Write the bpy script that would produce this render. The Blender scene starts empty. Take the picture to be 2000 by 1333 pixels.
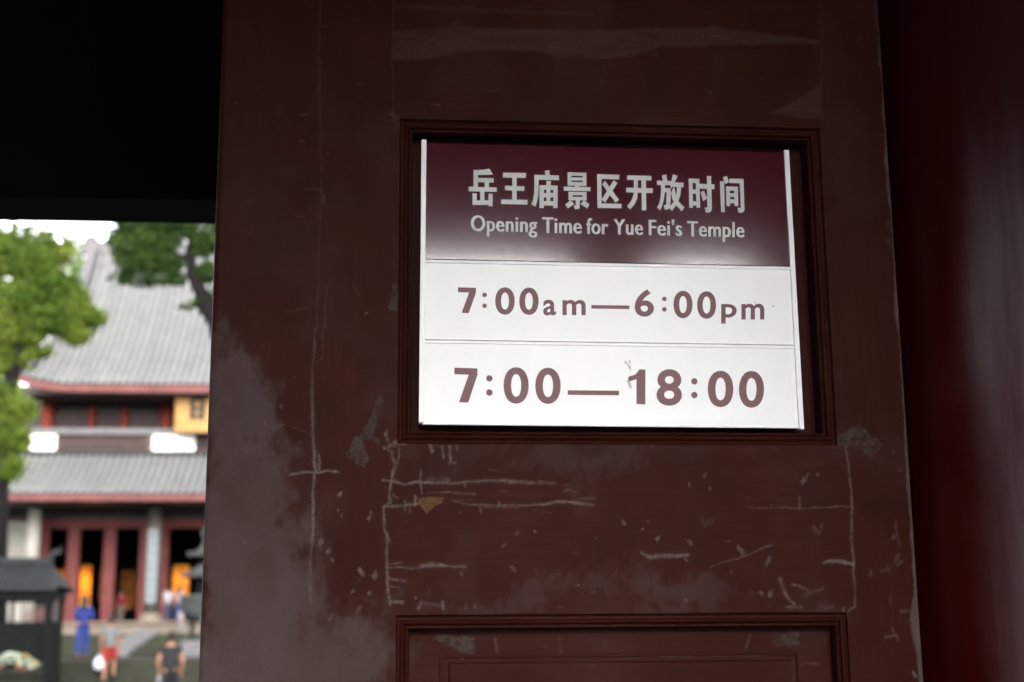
import bpy, bmesh, math, random
import numpy as np
from mathutils import Vector, Matrix, Euler
random.seed(7); RNG = np.random.default_rng(7)
S = bpy.context.scene
COL = S.collection
R = math.radians

# ------------------------------------------------------------------ camera
FPX, DIST, EYE = 2778.0, 2.25, 1.6           # focal length in photo pixels, metres to the door, eye height
yaw, pitch, roll = R(5.127), R(12.12), R(-0.504)
FW = Vector((math.sin(yaw)*math.cos(pitch), math.cos(yaw)*math.cos(pitch), math.sin(pitch)))
_r = FW.cross(Vector((0, 0, 1))).normalized(); _u = _r.cross(FW)
RT = _r*math.cos(roll) + _u*math.sin(roll)
UP = -_r*math.sin(roll) + _u*math.cos(roll)
EYEP = Vector((0, -DIST, EYE))
cam = bpy.data.cameras.new('camera'); camo = bpy.data.objects.new('camera', cam); COL.objects.link(camo)
M3 = Matrix((RT, UP, -FW)).transposed()
camo.matrix_world = Matrix.Translation(EYEP) @ M3.to_4x4()
cam.sensor_fit = 'HORIZONTAL'; cam.sensor_width = 36; cam.lens = 36*FPX/2000
cam.clip_start = 0.05; cam.clip_end = 3000
cam.dof.use_dof = True; cam.dof.focus_distance = 2.285; cam.dof.aperture_fstop = 3.8; cam.dof.aperture_blades = 9
S.camera = camo

# ------------------------------------------------------------------ light
SUN_EL, SUN_AZ = R(27), R(172)               # soft overcast glow, low behind the camera
w = bpy.data.worlds.new('World'); S.world = w; w.use_nodes = True
nt = w.node_tree; nt.nodes.clear()
sky = nt.nodes.new('ShaderNodeTexSky'); sky.sky_type = 'NISHITA'; sky.sun_disc = False
sky.sun_elevation = SUN_EL; sky.sun_rotation = SUN_AZ; sky.air_density = 1.0; sky.dust_density = 2.0; sky.ozone_density = 0.6
hs = nt.nodes.new('ShaderNodeHueSaturation'); hs.inputs['Saturation'].default_value = 0.10
bg = nt.nodes.new('ShaderNodeBackground'); bg.inputs['Strength'].default_value = 0.13
wo = nt.nodes.new('ShaderNodeOutputWorld')
nt.links.new(sky.outputs[0], hs.inputs['Color']); nt.links.new(hs.outputs[0], bg.inputs['Color']); nt.links.new(bg.outputs[0], wo.inputs['Surface'])
sl = bpy.data.lights.new('sun', 'SUN'); sl.energy = 0.5; sl.angle = R(30); sl.color = (1.0, 0.97, 0.93)
so = bpy.data.objects.new('sun', sl); COL.objects.link(so)
sd = Vector((math.sin(SUN_AZ)*math.cos(SUN_EL), math.cos(SUN_AZ)*math.cos(SUN_EL), math.sin(SUN_EL)))   # towards the sun
so.rotation_euler = sd.to_track_quat('Z', 'Y').to_euler(); so.location = (0, -20, 20)
vs = S.view_settings
S.display_settings.display_device = 'sRGB'; vs.view_transform = 'Standard'; vs.look = 'None'; vs.gamma = 1.0; vs.use_curve_mapping = False
vs.exposure = 3.2
S.cycles.use_denoising = True
S.cycles.sample_clamp_indirect = 10
S.cycles.max_bounces = 8

# ------------------------------------------------------------------ measuring helpers
def ray(px, py): return FW + RT*((px-1000)/FPX) - UP*((py-666.5)/FPX)
def at(px, py, Y):                            # where a sight line of the photo meets the upright plane y = Y
    v = ray(px, py); return EYEP + v*((Y+DIST)/v.y)

# ------------------------------------------------------------------ object helpers
def tag(o, label=None, cat=None, group=None, kind=None):
    if label: o['label'] = label
    if cat: o['category'] = cat
    if group: o['group'] = group
    if kind: o['kind'] = kind
    return o
def empty(name, loc, rz=0, parent=None):
    o = bpy.data.objects.new(name, None); COL.objects.link(o); o.location = loc; o.rotation_euler = (0, 0, rz)
    o.empty_display_size = .2
    if parent: o.parent = parent
    return o
def link(name, me, mat, parent=None, loc=None, rot=None):
    o = bpy.data.objects.new(name, me); COL.objects.link(o)
    if mat is not None and not me.materials:
        for m in (mat if isinstance(mat, (list, tuple)) else [mat]): me.materials.append(m)
    if loc is not None: o.location = loc
    if rot is not None: o.rotation_euler = rot
    if parent: o.parent = parent
    return o
class MB:
    """collects boxes, tubes and faces, then links them as one mesh object"""
    def __init__(s): s.v = []; s.f = []
    def add(s, vs_, fs):
        n = len(s.v); s.v += [tuple(p) for p in vs_]; s.f += [tuple(i+n for i in f) for f in fs]; return s
    def box(s, x0, x1, y0, y1, z0, z1):
        return s.add([(x0,y0,z0),(x1,y0,z0),(x1,y1,z0),(x0,y1,z0),(x0,y0,z1),(x1,y0,z1),(x1,y1,z1),(x0,y1,z1)],
                     [(3,2,1,0),(4,5,6,7),(0,1,5,4),(1,2,6,5),(2,3,7,6),(3,0,4,7)])
    def tube(s, pts, rad, n=8, caps=True):
        pts = [Vector(p) for p in pts]; rad = rad if isinstance(rad, (list, tuple)) else [rad]*len(pts)
        V = []; F = []
        for i, p in enumerate(pts):
            t = (pts[min(i+1, len(pts)-1)] - pts[max(i-1, 0)]).normalized()
            a = t.cross(Vector((0.31, 0.95, 0.05)) if abs(t.z) > .8 else Vector((0, 0, 1))).normalized(); b = t.cross(a)
            for k in range(n):
                th = 2*math.pi*k/n; V.append(p + (a*math.cos(th) + b*math.sin(th))*rad[i])
        for i in range(len(pts)-1):
            for k in range(n):
                F.append((i*n+k, i*n+(k+1) % n, (i+1)*n+(k+1) % n, (i+1)*n+k))
        if caps: F += [tuple(range(n-1, -1, -1)), tuple((len(pts)-1)*n+k for k in range(n))]
        return s.add(V, F)
    def lathe(s, prof, c=(0, 0, 0), n=16, rot=0.0):
        V = []; F = []
        for r, z in prof:
            for k in range(n):
                th = 2*math.pi*k/n + rot; V.append((c[0]+r*math.cos(th), c[1]+r*math.sin(th), c[2]+z))
        for i in range(len(prof)-1):
            for k in range(n): F.append((i*n+k, i*n+(k+1) % n, (i+1)*n+(k+1) % n, (i+1)*n+k))
        F += [tuple(range(n-1, -1, -1)), tuple((len(prof)-1)*n+k for k in range(n))]
        return s.add(V, F)
    def mesh(s, name, smooth=False, fix=True):
        me = bpy.data.meshes.new(name); me.from_pydata(s.v, [], s.f)
        if fix:
            bm = bmesh.new(); bm.from_mesh(me); bmesh.ops.recalc_face_normals(bm, faces=bm.faces); bm.to_mesh(me); bm.free()
        if smooth: me.polygons.foreach_set('use_smooth', [True]*len(me.polygons))
        me.update(); return me
    def build(s, name, mat, parent=None, smooth=False, loc=None, bevel=0):
        o = link(name, s.mesh(name, smooth), mat, parent, loc)
        if bevel:
            b = o.modifiers.new('edge', 'BEVEL'); b.width = bevel; b.segments = 2; b.limit_method = 'ANGLE'
        return o

# ------------------------------------------------------------------ materials
def mat(name, col, rough=.6, spec=.1, var=.0, scale=4.0, bump=0.0, bscale=60.0, metal=0.0, stretch=None, coords='Object', col2=None, ior=None):
    m = bpy.data.materials.new(name); m.use_nodes = True; n = m.node_tree; b = n.nodes['Principled BSDF']
    b.inputs['Roughness'].default_value = rough; b.inputs['Metallic'].default_value = metal
    b.inputs['Specular IOR Level'].default_value = spec
    if ior: b.inputs['IOR'].default_value = ior
    tc = n.nodes.new('ShaderNodeTexCoord'); mp = n.nodes.new('ShaderNodeMapping')
    n.links.new(tc.outputs[coords], mp.inputs[0])
    if stretch: mp.inputs['Scale'].default_value = stretch
    if var or col2:
        no = n.nodes.new('ShaderNodeTexNoise'); no.inputs['Scale'].default_value = scale; no.inputs['Detail'].default_value = 6; no.inputs['Roughness'].default_value = .65
        n.links.new(mp.outputs[0], no.inputs['Vector'])
        mx = n.nodes.new('ShaderNodeMix'); mx.data_type = 'RGBA'
        c2 = col2 if col2 else tuple(min(1, c*(1+var)) for c in col)
        c1 = col if col2 else tuple(c*(1-var) for c in col)
        mx.inputs[6].default_value = (*c1, 1); mx.inputs[7].default_value = (*c2, 1)
        rp = n.nodes.new('ShaderNodeMapRange'); rp.inputs[1].default_value = .3; rp.inputs[2].default_value = .7
        n.links.new(no.outputs[0], rp.inputs[0]); n.links.new(rp.outputs[0], mx.inputs[0]); n.links.new(mx.outputs[2], b.inputs['Base Color'])
    else: b.inputs['Base Color'].default_value = (*col, 1)
    if bump:
        nb = n.nodes.new('ShaderNodeTexNoise'); nb.inputs['Scale'].default_value = bscale; nb.inputs['Detail'].default_value = 4
        n.links.new(mp.outputs[0], nb.inputs['Vector'])
        bp = n.nodes.new('ShaderNodeBump'); bp.inputs['Strength'].default_value = bump; bp.inputs['Distance'].default_value = .002
        n.links.new(nb.outputs[0], bp.inputs['Height']); n.links.new(bp.outputs[0], b.inputs['Normal'])
    return m

def door_paint(name, grain):
    """old oxblood gloss paint; worn places and painted sky glare come from the 'wear_glare' and 'chip' attributes of the boards"""
    m = bpy.data.materials.new(name); m.use_nodes = True; n = m.node_tree; L = n.links.new; b = n.nodes['Principled BSDF']
    tc = n.nodes.new('ShaderNodeTexCoord')
    mp = n.nodes.new('ShaderNodeMapping'); mp.inputs['Scale'].default_value = grain; L(tc.outputs['Object'], mp.inputs[0])
    def noise(scale, detail, vec, rough=.6):
        x = n.nodes.new('ShaderNodeTexNoise'); x.inputs['Scale'].default_value = scale; x.inputs['Detail'].default_value = detail; x.inputs['Roughness'].default_value = rough
        L(vec, x.inputs['Vector']); return x.outputs[0]
    def mix(a, c, f):
        x = n.nodes.new('ShaderNodeMix'); x.data_type = 'RGBA'
        if isinstance(a, tuple): x.inputs[6].default_value = (*a, 1)
        else: L(a, x.inputs[6])
        if isinstance(c, tuple): x.inputs[7].default_value = (*c, 1)
        else: L(c, x.inputs[7])
        L(f, x.inputs[0]); return x.outputs[2]
    def math_(op, a, c=None, clamp=True):
        x = n.nodes.new('ShaderNodeMath'); x.operation = op; x.use_clamp = clamp
        for i, q in enumerate((a, c)):
            if q is None: continue
            if isinstance(q, (int, float)): x.inputs[i].default_value = q
            else: L(q, x.inputs[i])
        return x.outputs[0]
    brush = noise(9, 6, mp.outputs[0]); blot = noise(7, 5, tc.outputs['Object']); fine = noise(240, 3, tc.outputs['Object'])
    def rng(v, a, c):
        x = n.nodes.new('ShaderNodeMapRange'); x.inputs[1].default_value = a; x.inputs[2].default_value = c; L(v, x.inputs[0]); return x.outputs[0]
    base = mix((.0265, .0064, .0044), (.040, .0105, .0074), rng(blot, .35, .7))
    base = mix(base, (.028, .0055, .0036), math_('MULTIPLY', rng(brush, .45, .7), .6))
    at_ = n.nodes.new('ShaderNodeAttribute'); at_.attribute_name = 'wear_glare'
    sp = n.nodes.new('ShaderNodeSeparateColor'); L(at_.outputs['Color'], sp.inputs[0])
    ch = n.nodes.new('ShaderNodeAttribute'); ch.attribute_name = 'chip'
    fn = rng(fine, .3, .7)
    crack = math_('MULTIPLY', sp.outputs[0], math_('ADD', math_('MULTIPLY', fn, .55), .55))
    dust_glare = math_('MULTIPLY', sp.outputs[1], math_('ADD', math_('MULTIPLY', fn, .2), .85))
    c = mix(base, (.071, .052, .051), dust_glare)
    c = mix(c, (.056, .048, .044), math_('MULTIPLY', sp.outputs[2], .8))
    c = mix(c, (.165, .128, .118), crack)
    c = mix(c, (.10, .055, .024), ch.outputs['Fac'])
    L(c, b.inputs['Base Color'])
    rg = math_('ADD', math_('ADD', .42, math_('MULTIPLY', blot, .12)), math_('MULTIPLY', math_('MAXIMUM', sp.outputs[0], dust_glare), .3))
    L(rg, b.inputs['Roughness']); b.inputs['Specular IOR Level'].default_value = .03
    bp = n.nodes.new('ShaderNodeBump'); bp.inputs['Strength'].default_value = .22; bp.inputs['Distance'].default_value = .0012
    h = math_('ADD', math_('MULTIPLY', brush, .7, False), math_('MULTIPLY', fine, .12, False), False)
    h = math_('SUBTRACT', h, math_('MULTIPLY', sp.outputs[0], .35, False), False)
    L(h, bp.inputs['Height']); L(bp.outputs[0], b.inputs['Normal'])
    return m

M = {}
M['paint_v'] = door_paint('door paint, upright grain', (14, 14, .9))
M['paint_h'] = door_paint('door paint, level grain', (.9, 14, 14))
M['stone'] = mat('grey paving stone', (.09, .086, .08), .85, var=.25, scale=1.5, bump=.3, bscale=8)
M['plaza'] = mat('asphalt plaza', (.07, .068, .065), .85, var=.2, scale=.8)
M['stepdark'] = mat('shade dark step stone', (.0095, .010, .0068), .9, spec=.08, var=.35, scale=2)  # shade of trees and walls over the court, darkened into the stone colour
M['stepmid'] = mat('grey green step stone', (.014, .0155, .010), .9, spec=.05, var=.3, scale=2)
M['nosing'] = mat('worn stone nosing', (.030, .031, .023), .9, spec=.05, var=.3, scale=3)
M['pale'] = mat('pale podium stone', (.092, .074, .058), .85, spec=.2, var=.15, scale=1.2)
M['tile'] = mat('grey roof tile', (.125, .125, .121), .75, var=.18, scale=1.1)
M['pan'] = mat('dark pan tile', (.026, .027, .028), .8, var=.3, scale=2)
M['tiledark'] = mat('dark weathered tile', (.012, .0135, .0135), .8, spec=.1, var=.3, scale=3)
M['fascia'] = mat('faded red fascia', (.078, .029, .027), .7, var=.28, scale=1.4)
M['redpost'] = mat('faded red post', (.062, .015, .014), .6, var=.2, scale=2)
M['redup'] = mat('bright red post', (.125, .022, .015), .6, var=.15, scale=2)
M['darkwood'] = mat('dark brown timber', (.012, .007, .006), .6, spec=.3, var=.3, scale=3)
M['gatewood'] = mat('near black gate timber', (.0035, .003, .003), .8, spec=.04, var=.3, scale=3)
M['lattice'] = mat('brown grey lattice', (.06, .040, .038), .8, var=.2, scale=3)
M['gold'] = mat('gold plaque board', (.185, .10, .030), .5, var=.12, scale=2)
M['black'] = mat('black lacquer', (.008, .008, .008), .5)
M['plaster'] = mat('white plaster', (.50, .50, .48), .9, var=.05, scale=2)
M['oldplaster'] = mat('weathered plaster wall', (.15, .142, .125), .9, var=.2, scale=.8)
M['colstone'] = mat('grey stone column', (.05, .045, .038), .85, var=.2, scale=2)
M['greystone'] = mat('grey ridge stone', (.082, .078, .080), .85, var=.15, scale=2)
M['lacquer'] = None
M['bronze'] = mat('dull bronze', (.028, .031, .030), .6, spec=.2, var=.35, scale=3)
M['darkmetal'] = mat('dark iron', (.003, .0035, .0035), .8, spec=.04, var=.3, scale=5)
M['bark'] = mat('dark camphor bark', (.0035, .003, .0026), .95, spec=.1, var=.4, scale=5, bump=.5, bscale=12)
M['skin'] = mat('skin', (.16, .078, .052), .55)
M['hair'] = mat('black hair', (.010, .008, .007), .5)
M['alu'] = mat('white aluminium', (.84, .85, .86), .38, spec=.5, var=.03, scale=30)
M['white_sheet'] = mat('white sign sheet', (.84, .855, .86), .42, spec=.5, var=.025, scale=9, bump=.02, bscale=500)
M['maroon_sheet'] = mat('maroon sign sheet', (.054, .0030, .0088), .085, spec=.5, var=.08, scale=20, bump=.022, bscale=420, ior=1.75)
M['letter_pale'] = mat('pale grey lettering film', (.55, .58, .57), .5, spec=.3)
M['letter_maroon'] = mat('brown maroon lettering film', (.15, .055, .062), .5, spec=.4, var=.12, scale=60)
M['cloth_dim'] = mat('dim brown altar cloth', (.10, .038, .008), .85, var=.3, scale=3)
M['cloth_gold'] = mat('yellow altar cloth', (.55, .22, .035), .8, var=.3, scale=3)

def column_lacquer(glare=False):
    m = mat('glossy dark red lacquer', (.042, .0024, .0018), .3, spec=.05, var=.2, scale=5, bump=.0)
    n = m.node_tree; L = n.links.new; b = n.nodes['Principled BSDF']
    tc = n.nodes.new('ShaderNodeTexCoord'); mp = n.nodes.new('ShaderNodeMapping'); mp.inputs['Scale'].default_value = (9, 9, .9); L(tc.outputs['Object'], mp.inputs[0])
    no = n.nodes.new('ShaderNodeTexNoise'); no.inputs['Scale'].default_value = 4; no.inputs['Detail'].default_value = 6; L(mp.outputs[0], no.inputs['Vector'])
    rp = n.nodes.new('ShaderNodeMapRange'); rp.inputs[1].default_value = .35; rp.inputs[2].default_value = .7; rp.inputs[3].default_value = .30; rp.inputs[4].default_value = .45
    L(no.outputs[0], rp.inputs[0]); L(rp.outputs[0], b.inputs['Roughness'])
    bp = n.nodes.new('ShaderNodeBump'); bp.inputs['Strength'].default_value = .12; bp.inputs['Distance'].default_value = .003
    L(no.outputs[0], bp.inputs['Height']); L(bp.outputs[0], b.inputs['Normal'])
    if glare:                                 # reflected sky glare painted into the colour, broken by streaks
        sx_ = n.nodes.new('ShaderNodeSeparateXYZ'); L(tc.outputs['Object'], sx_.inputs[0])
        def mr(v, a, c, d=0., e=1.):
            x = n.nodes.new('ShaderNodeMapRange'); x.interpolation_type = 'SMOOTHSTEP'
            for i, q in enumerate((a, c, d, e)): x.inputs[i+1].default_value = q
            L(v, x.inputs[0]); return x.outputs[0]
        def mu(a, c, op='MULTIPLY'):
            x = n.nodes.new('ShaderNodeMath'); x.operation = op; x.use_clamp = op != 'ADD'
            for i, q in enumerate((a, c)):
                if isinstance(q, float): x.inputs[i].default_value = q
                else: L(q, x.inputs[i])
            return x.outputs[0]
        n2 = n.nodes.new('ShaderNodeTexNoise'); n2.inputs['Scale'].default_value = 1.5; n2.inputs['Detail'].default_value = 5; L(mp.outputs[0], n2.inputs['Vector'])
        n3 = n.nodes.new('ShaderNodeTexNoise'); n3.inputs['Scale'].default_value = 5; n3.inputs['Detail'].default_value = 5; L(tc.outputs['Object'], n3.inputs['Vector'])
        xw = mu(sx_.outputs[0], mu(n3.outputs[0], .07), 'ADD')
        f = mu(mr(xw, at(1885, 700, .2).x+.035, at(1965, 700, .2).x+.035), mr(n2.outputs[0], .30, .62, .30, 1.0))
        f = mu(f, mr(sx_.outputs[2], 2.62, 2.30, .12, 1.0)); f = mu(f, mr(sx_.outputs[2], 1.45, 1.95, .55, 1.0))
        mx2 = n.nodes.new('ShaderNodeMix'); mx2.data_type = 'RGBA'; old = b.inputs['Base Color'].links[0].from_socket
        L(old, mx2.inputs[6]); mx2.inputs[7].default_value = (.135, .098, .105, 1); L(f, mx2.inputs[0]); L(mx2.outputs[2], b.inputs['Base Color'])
    return m
M['lacquer'] = column_lacquer()
M['lacquer_glare'] = column_lacquer(True)

def leaf_mat(name, c1, c2, tr=.45):
    m = bpy.data.materials.new(name); m.use_nodes = True; n = m.node_tree; L = n.links.new; b = n.nodes['Principled BSDF']; out = n.nodes['Material Output']
    a = n.nodes.new('ShaderNodeAttribute'); a.attribute_name = 'tint'
    mx = n.nodes.new('ShaderNodeMix'); mx.data_type = 'RGBA'; mx.inputs[6].default_value = (*c1, 1); mx.inputs[7].default_value = (*c2, 1)
    L(a.outputs['Fac'], mx.inputs[0]); L(mx.outputs[2], b.inputs['Base Color']); b.inputs['Roughness'].default_value = .55; b.inputs['Specular IOR Level'].default_value = .15
    t = n.nodes.new('ShaderNodeBsdfTranslucent'); L(mx.outputs[2], t.inputs['Color'])
    ms = n.nodes.new('ShaderNodeMixShader'); ms.inputs[0].default_value = tr
    L(b.outputs[0], ms.inputs[1]); L(t.outputs[0], ms.inputs[2]); L(ms.outputs[0], out.inputs['Surface'])
    return m
M['leaf'] = leaf_mat('camphor leaves', (.030, .064, .006), (.150, .190, .028))
M['leafdark'] = leaf_mat('dark camphor leaves', (.011, .027, .005), (.036, .062, .010), .3)
M['leafpale'] = leaf_mat('fresh pale leaves', (.07, .13, .028), (.15, .215, .055), .5)

# ------------------------------------------------------------------ noise for the worn paint
_tab = RNG.random((256, 256))
def vnoise(x, z, s):
    x = x*s+100; z = z*s+100; xi = np.floor(x).astype(int); zi = np.floor(z).astype(int); fx = x-xi; fz = z-zi
    fx = fx*fx*(3-2*fx); fz = fz*fz*(3-2*fz)
    g = lambda a, b: _tab[a % 256, b % 256]
    return (g(xi, zi)*(1-fx)+g(xi+1, zi)*fx)*(1-fz) + (g(xi, zi+1)*(1-fx)+g(xi+1, zi+1)*fx)*fz
def fbm(x, z, s, o=4):
    t = 0; a = .5; n = 0
    for i in range(o): t = t + a*vnoise(x+i*3.1, z-i*1.7, s*2**i); n += a; a *= .5
    return t/n
def plane_xz(p): q = at(p[0], p[1], 0); return (q.x, q.z)
PXM = DIST/FPX                                # metres per photo pixel on the door
CRACKS = [  # (points measured on the door, width in photo pixels, strength)
 ([(628,0),(622,60),(624,160),(628,330)],6,.10), ([(628,330),(622,560),(617,640)],4,.14), ([(637,560),(634,620),(628,700),(620,710)],3,.16),
 ([(617,640),(611,720),(609,790)],4,.38), ([(609,760),(611,850),(613,905),(618,925)],6,.72), ([(614,925),(612,960),(613,1010),(610,1062)],6,.7), ([(610,1062),(606,1120),(607,1180)],6,.3),
 ([(566,928),(592,922),(620,924),(640,919),(660,922)],5,.78), ([(619,925),(625,908),(622,888)],4,.6), ([(618,905),(626,918)],5,.5),
 ([(754,848),(762,868),(759,880)],6,.6), ([(752,874),(770,866),(792,862)],8,.75), ([(766,872),(792,868)],6,.5), ([(757,850),(757,838)],4,.4),
 ([(767,880),(766,893),(771,904),(767,922),(764,938)],5,.7), ([(780,876),(780,893),(774,905)],4,.5), ([(776,906),(768,925),(763,941)],6,.6),
 ([(763,941),(760,965),(763,982)],6,.65), ([(762,984),(749,990),(748,1008),(752,1035),(761,1056)],5,.65), ([(757,1045),(756,1090),(758,1120),(757,1160),(762,1180)],6,.6),
 ([(748,991),(780,987),(803,986),(822,981)],5,.7), ([(768,966),(774,971)],5,.5), ([(790,977),(789,997)],4,.6), ([(812,970),(811,986)],5,.75), ([(800,988),(799,1000)],4,.4),
 ([(748,938),(765,941),(790,947),(815,942),(850,944),(880,945),(905,943)],5,.75), ([(905,943),(950,940),(985,940)],6,.7), ([(985,941),(1035,943),(1083,945)],7,.5),
 ([(840,939),(872,937)],12,.3), ([(873,936),(876,944)],6,.8), ([(906,945),(909,952)],4,.7),
 ([(822,918),(821,940),(824,964)],4,.55), ([(884,977),(915,986),(960,988),(1005,988)],4,.6), ([(950,992),(1015,993)],3,.4), ([(1000,988),(1060,985),(1085,981)],5,.65), ([(1085,981),(1120,983),(1158,987)],6,.7), ([(938,988),(941,1003)],4,.5), ([(975,983),(975,990)],5,.6),
 ([(834,963),(880,962)],3,.5), ([(884,963),(928,967)],4,.55), ([(880,976),(922,977)],4,.35), ([(899,998),(899,1004)],3,.4),
 ([(755,1108),(800,1110),(822,1107)],5,.6), ([(822,1107),(848,1103),(862,1105)],8,.8), ([(862,1105),(885,1108),(906,1107)],5,.55), ([(901,1107),(907,1107)],7,.6),
 ([(757,1103),(786,1099)],4,.5), ([(760,1132),(792,1136)],5,.6), ([(760,1147),(777,1148)],4,.45), ([(762,1175),(787,1178)],6,.7),
 ([(840,868),(845,881)],6,.7), ([(863,874),(866,896)],4,.55), ([(878,873),(880,902)],5,.75), ([(876,905),(889,905)],5,.6), ([(890,868),(892,879)],5,.6),
 ([(822,1177),(818,1192)],4,.5), ([(866,1176),(867,1190)],6,.7), ([(826,1179),(858,1184)],6,.3), ([(910,1180),(909,1190)],4,.3), ([(926,1180),(927,1188)],4,.3),
 ([(1252,1081),(1268,1087)],6,.6), ([(1268,1087),(1300,1087),(1343,1084)],8,.8), ([(1338,1090),(1342,1094)],6,.5),
 ([(1388,1107),(1440,1090),(1480,1076),(1506,1065)],4,.36), ([(1610,1100),(1636,1096),(1648,1098),(1664,1103)],8,.7),
 ([(1462,992),(1520,991),(1560,993),(1610,992),(1660,990)],3,.36), ([(1561,971),(1561,992)],5,.5), ([(1505,986),(1505,992)],4,.3),
 ([(1652,875),(1657,910),(1662,960),(1664,1000)],5,.5), ([(1664,1000),(1664,1060),(1669,1140)],7,.48), ([(1669,1140),(1672,1182),(1658,1192),(1655,1200)],4,.45),
 ([(1522,1132),(1528,1150),(1540,1170),(1552,1180)],7,.55), ([(1546,1142),(1562,1146),(1576,1153)],6,.5), ([(1538,1186),(1565,1187)],7,.5), ([(1572,1164),(1590,1155),(1605,1150)],8,.28), ([(1610,1188),(1625,1186)],8,.3),
 ([(768,0),(766,60),(765,120),(768,170),(766,235),(778,245)],4,.16), ([(762,224),(775,232)],10,.22), ([(1602,0),(1604,120),(1606,235)],4,.10), ([(600,368),(625,370)],6,.14), ([(632,380),(631,395)],6,.2), ([(700,165),(712,165)],6,.12),
 ([(700,590),(705,560)],4,.0), ([(784,246),(788,250)],8,.3), ([(1588,270),(1592,274)],7,.3), ([(1648,1190),(1644,1212)],6,.3),
 ([(1735,470),(1745,490)],14,.16), ([(1733,435),(1742,455)],10,.13), ([(1748,1020),(1756,1065)],6,.24), ([(1723,1116),(1740,1108)],8,.2), ([(1760,1195),(1780,1191)],7,.3), ([(1738,1160),(1739,1182)],4,.2), ([(1730,1243),(1752,1240),(1756,1252)],6,.32), ([(1744,1225),(1748,1234)],6,.25),
 ([(970,1246),(975,1284)],5,.3), ([(1098,1246),(1102,1280)],4,.2), ([(1188,1248),(1186,1262)],4,.35), ([(1476,1240),(1466,1268)],4,.35), ([(905,1284),(1000,1283),(1120,1283),(1300,1282),(1500,1280),(1556,1276)],3,.3), ([(903,1285),(907,1285)],6,.9), ([(1556,1276),(1560,1333)],3,.2),
 ([(560,610),(600,603)],3,.18), ([(528,840),(560,830)],3,.16), ([(690,560),(703,575)],8,.12), ([(683,1165),(710,1120)],3,.16), ([(570,836),(600,842)],2,.2),
]
DOTS = [(715,612,4,.5),(665,965,5,.75),(705,1116,7,.7),(660,998,3,.5),(668,1010,3,.5),(722,1012,6,.5),(725,1000,4,.4),(690,1155,5,.4),(722,1157,6,.5),(732,1124,8,.5),(628,1058,7,.5),(640,1078,7,.5),(650,1095,5,.4),(702,1190,7,.3),(645,1205,6,.3),(547,795,5,.3),(517,825,4,.5),
 (1570,940,8,.45),(1576,929,4,.4),(1596,928,5,.35),(1375,930,6,.4),(1385,955,4,.4),(1347,946,4,.35),(1220,1022,5,.6),(1285,1052,6,.55),(1255,1034,3,.5),(1043,1038,3,.6),(1058,944,4,.4),(985,1065,5,.3),(1000,1110,6,.35),(1163,1050,3,.3),(1447,1076,9,.5),(1500,1097,9,.35),(1486,1158,6,.45),(1505,1160,7,.5),(1347,1060,7,.3),(1265,1018,3,.35),(1428,1117,3,.4),(1340,1173,4,.4),(1130,1143,2,.8),(813,1168,3,.6),(1010,1041,5,.22),(900,1120,5,.3),(1275,870,4,.4),(940,998,4,.3),(1590,1032,8,.25),(1605,1028,6,.22),(1600,1038,6,.22),(1745,1050,7,.3),(1752,1090,8,.25),(1758,1100,7,.25),(1735,1110,6,.2),(1745,882,3,.3),(1756,916,4,.2),(1786,1320,5,.7),(1700,1118,8,.18),(640,300,4,.2),(624,115,8,.13),(622,175,7,.1)]
RES = [([(737,776),(748,780),(744,800),(738,822),(733,848),(722,862),(700,856),(712,838),(726,812)],.8), ([(695,853),(712,862),(717,885),(714,916),(696,905),(677,890),(686,868)],1.0), ([(726,846),(743,858),(742,868),(724,860)],.7),
 ([(1636,851),(1655,845),(1668,834),(1680,836),(1722,868),(1697,898),(1684,878),(1660,874),(1640,872)],.9), ([(850,1241),(928,1247),(927,1279),(906,1277),(884,1262),(868,1256),(850,1250)],1.0), ([(1538,1238),(1572,1236),(1575,1258),(1550,1263),(1540,1252)],.8), ([(1508,1242),(1535,1240),(1545,1260),(1520,1262)],.35),
 ([(765,556),(776,552),(776,609),(761,610)],.9), ([(1368,1011),(1376,1018),(1391,1012),(1389,1027),(1373,1031)],.55)]
WOOD = [([(815,974),(835,971),(866,973),(863,984),(848,990),(834,1004),(822,990)],1.0), ([(766,931),(770,942),(777,941)],.8)]
DUST_GLARE = [([(425,640),(452,672),(485,712),(520,765),(535,815),(540,860),(556,915),(580,955),(592,1000),(600,1060),(618,1110),(632,1150),(640,1190),(690,1210),(770,1225),(770,1400),(380,1400),(380,640)],1.0,26),  # sky glare on the worn paint, painted in as grey haze
        ([(1010,868),(1130,855),(1240,862),(1262,905),(1225,932),(1150,940),(1120,975),(1110,930),(1010,905)],.32,22), ([(1010,1115),(1130,1112),(1290,1120),(1420,1130),(1420,1175),(1250,1182),(1040,1180),(1020,1150)],.32,16), ([(800,1185),(1280,1180),(1660,1178),(1660,1200),(800,1200)],.25,10), ([(790,868),(1630,870),(1630,882),(790,882)],.14,6),
        ([(560,925),(600,970),(585,985),(566,960)],.2,10), ([(720,1170),(775,1160),(785,1240),(760,1260),(700,1235)],.5,16)]
DRIP = [([(765,60),(870,52),(1000,55),(1170,58),(1400,52),(1600,78),(1600,88),(1290,93),(1240,112),(1165,119),(1130,112),(1090,117),(1060,104),(980,101),(900,103),(860,114),(790,121),(765,119)],.30), ([(765,8),(930,14),(1165,24),(1155,33),(1000,28),(765,18)],.16), ([(1500,225),(1560,190),(1606,165),(1606,232),(1570,233),(1540,228)],.26)]
def seg_dist(X, Z, a, b):
    ax, az = a; bx, bz = b; dx, dz = bx-ax, bz-az; l2 = dx*dx+dz*dz+1e-12
    t = np.clip(((X-ax)*dx+(Z-az)*dz)/l2, 0, 1)
    return np.hypot(X-ax-t*dx, Z-az-t*dz)
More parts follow.
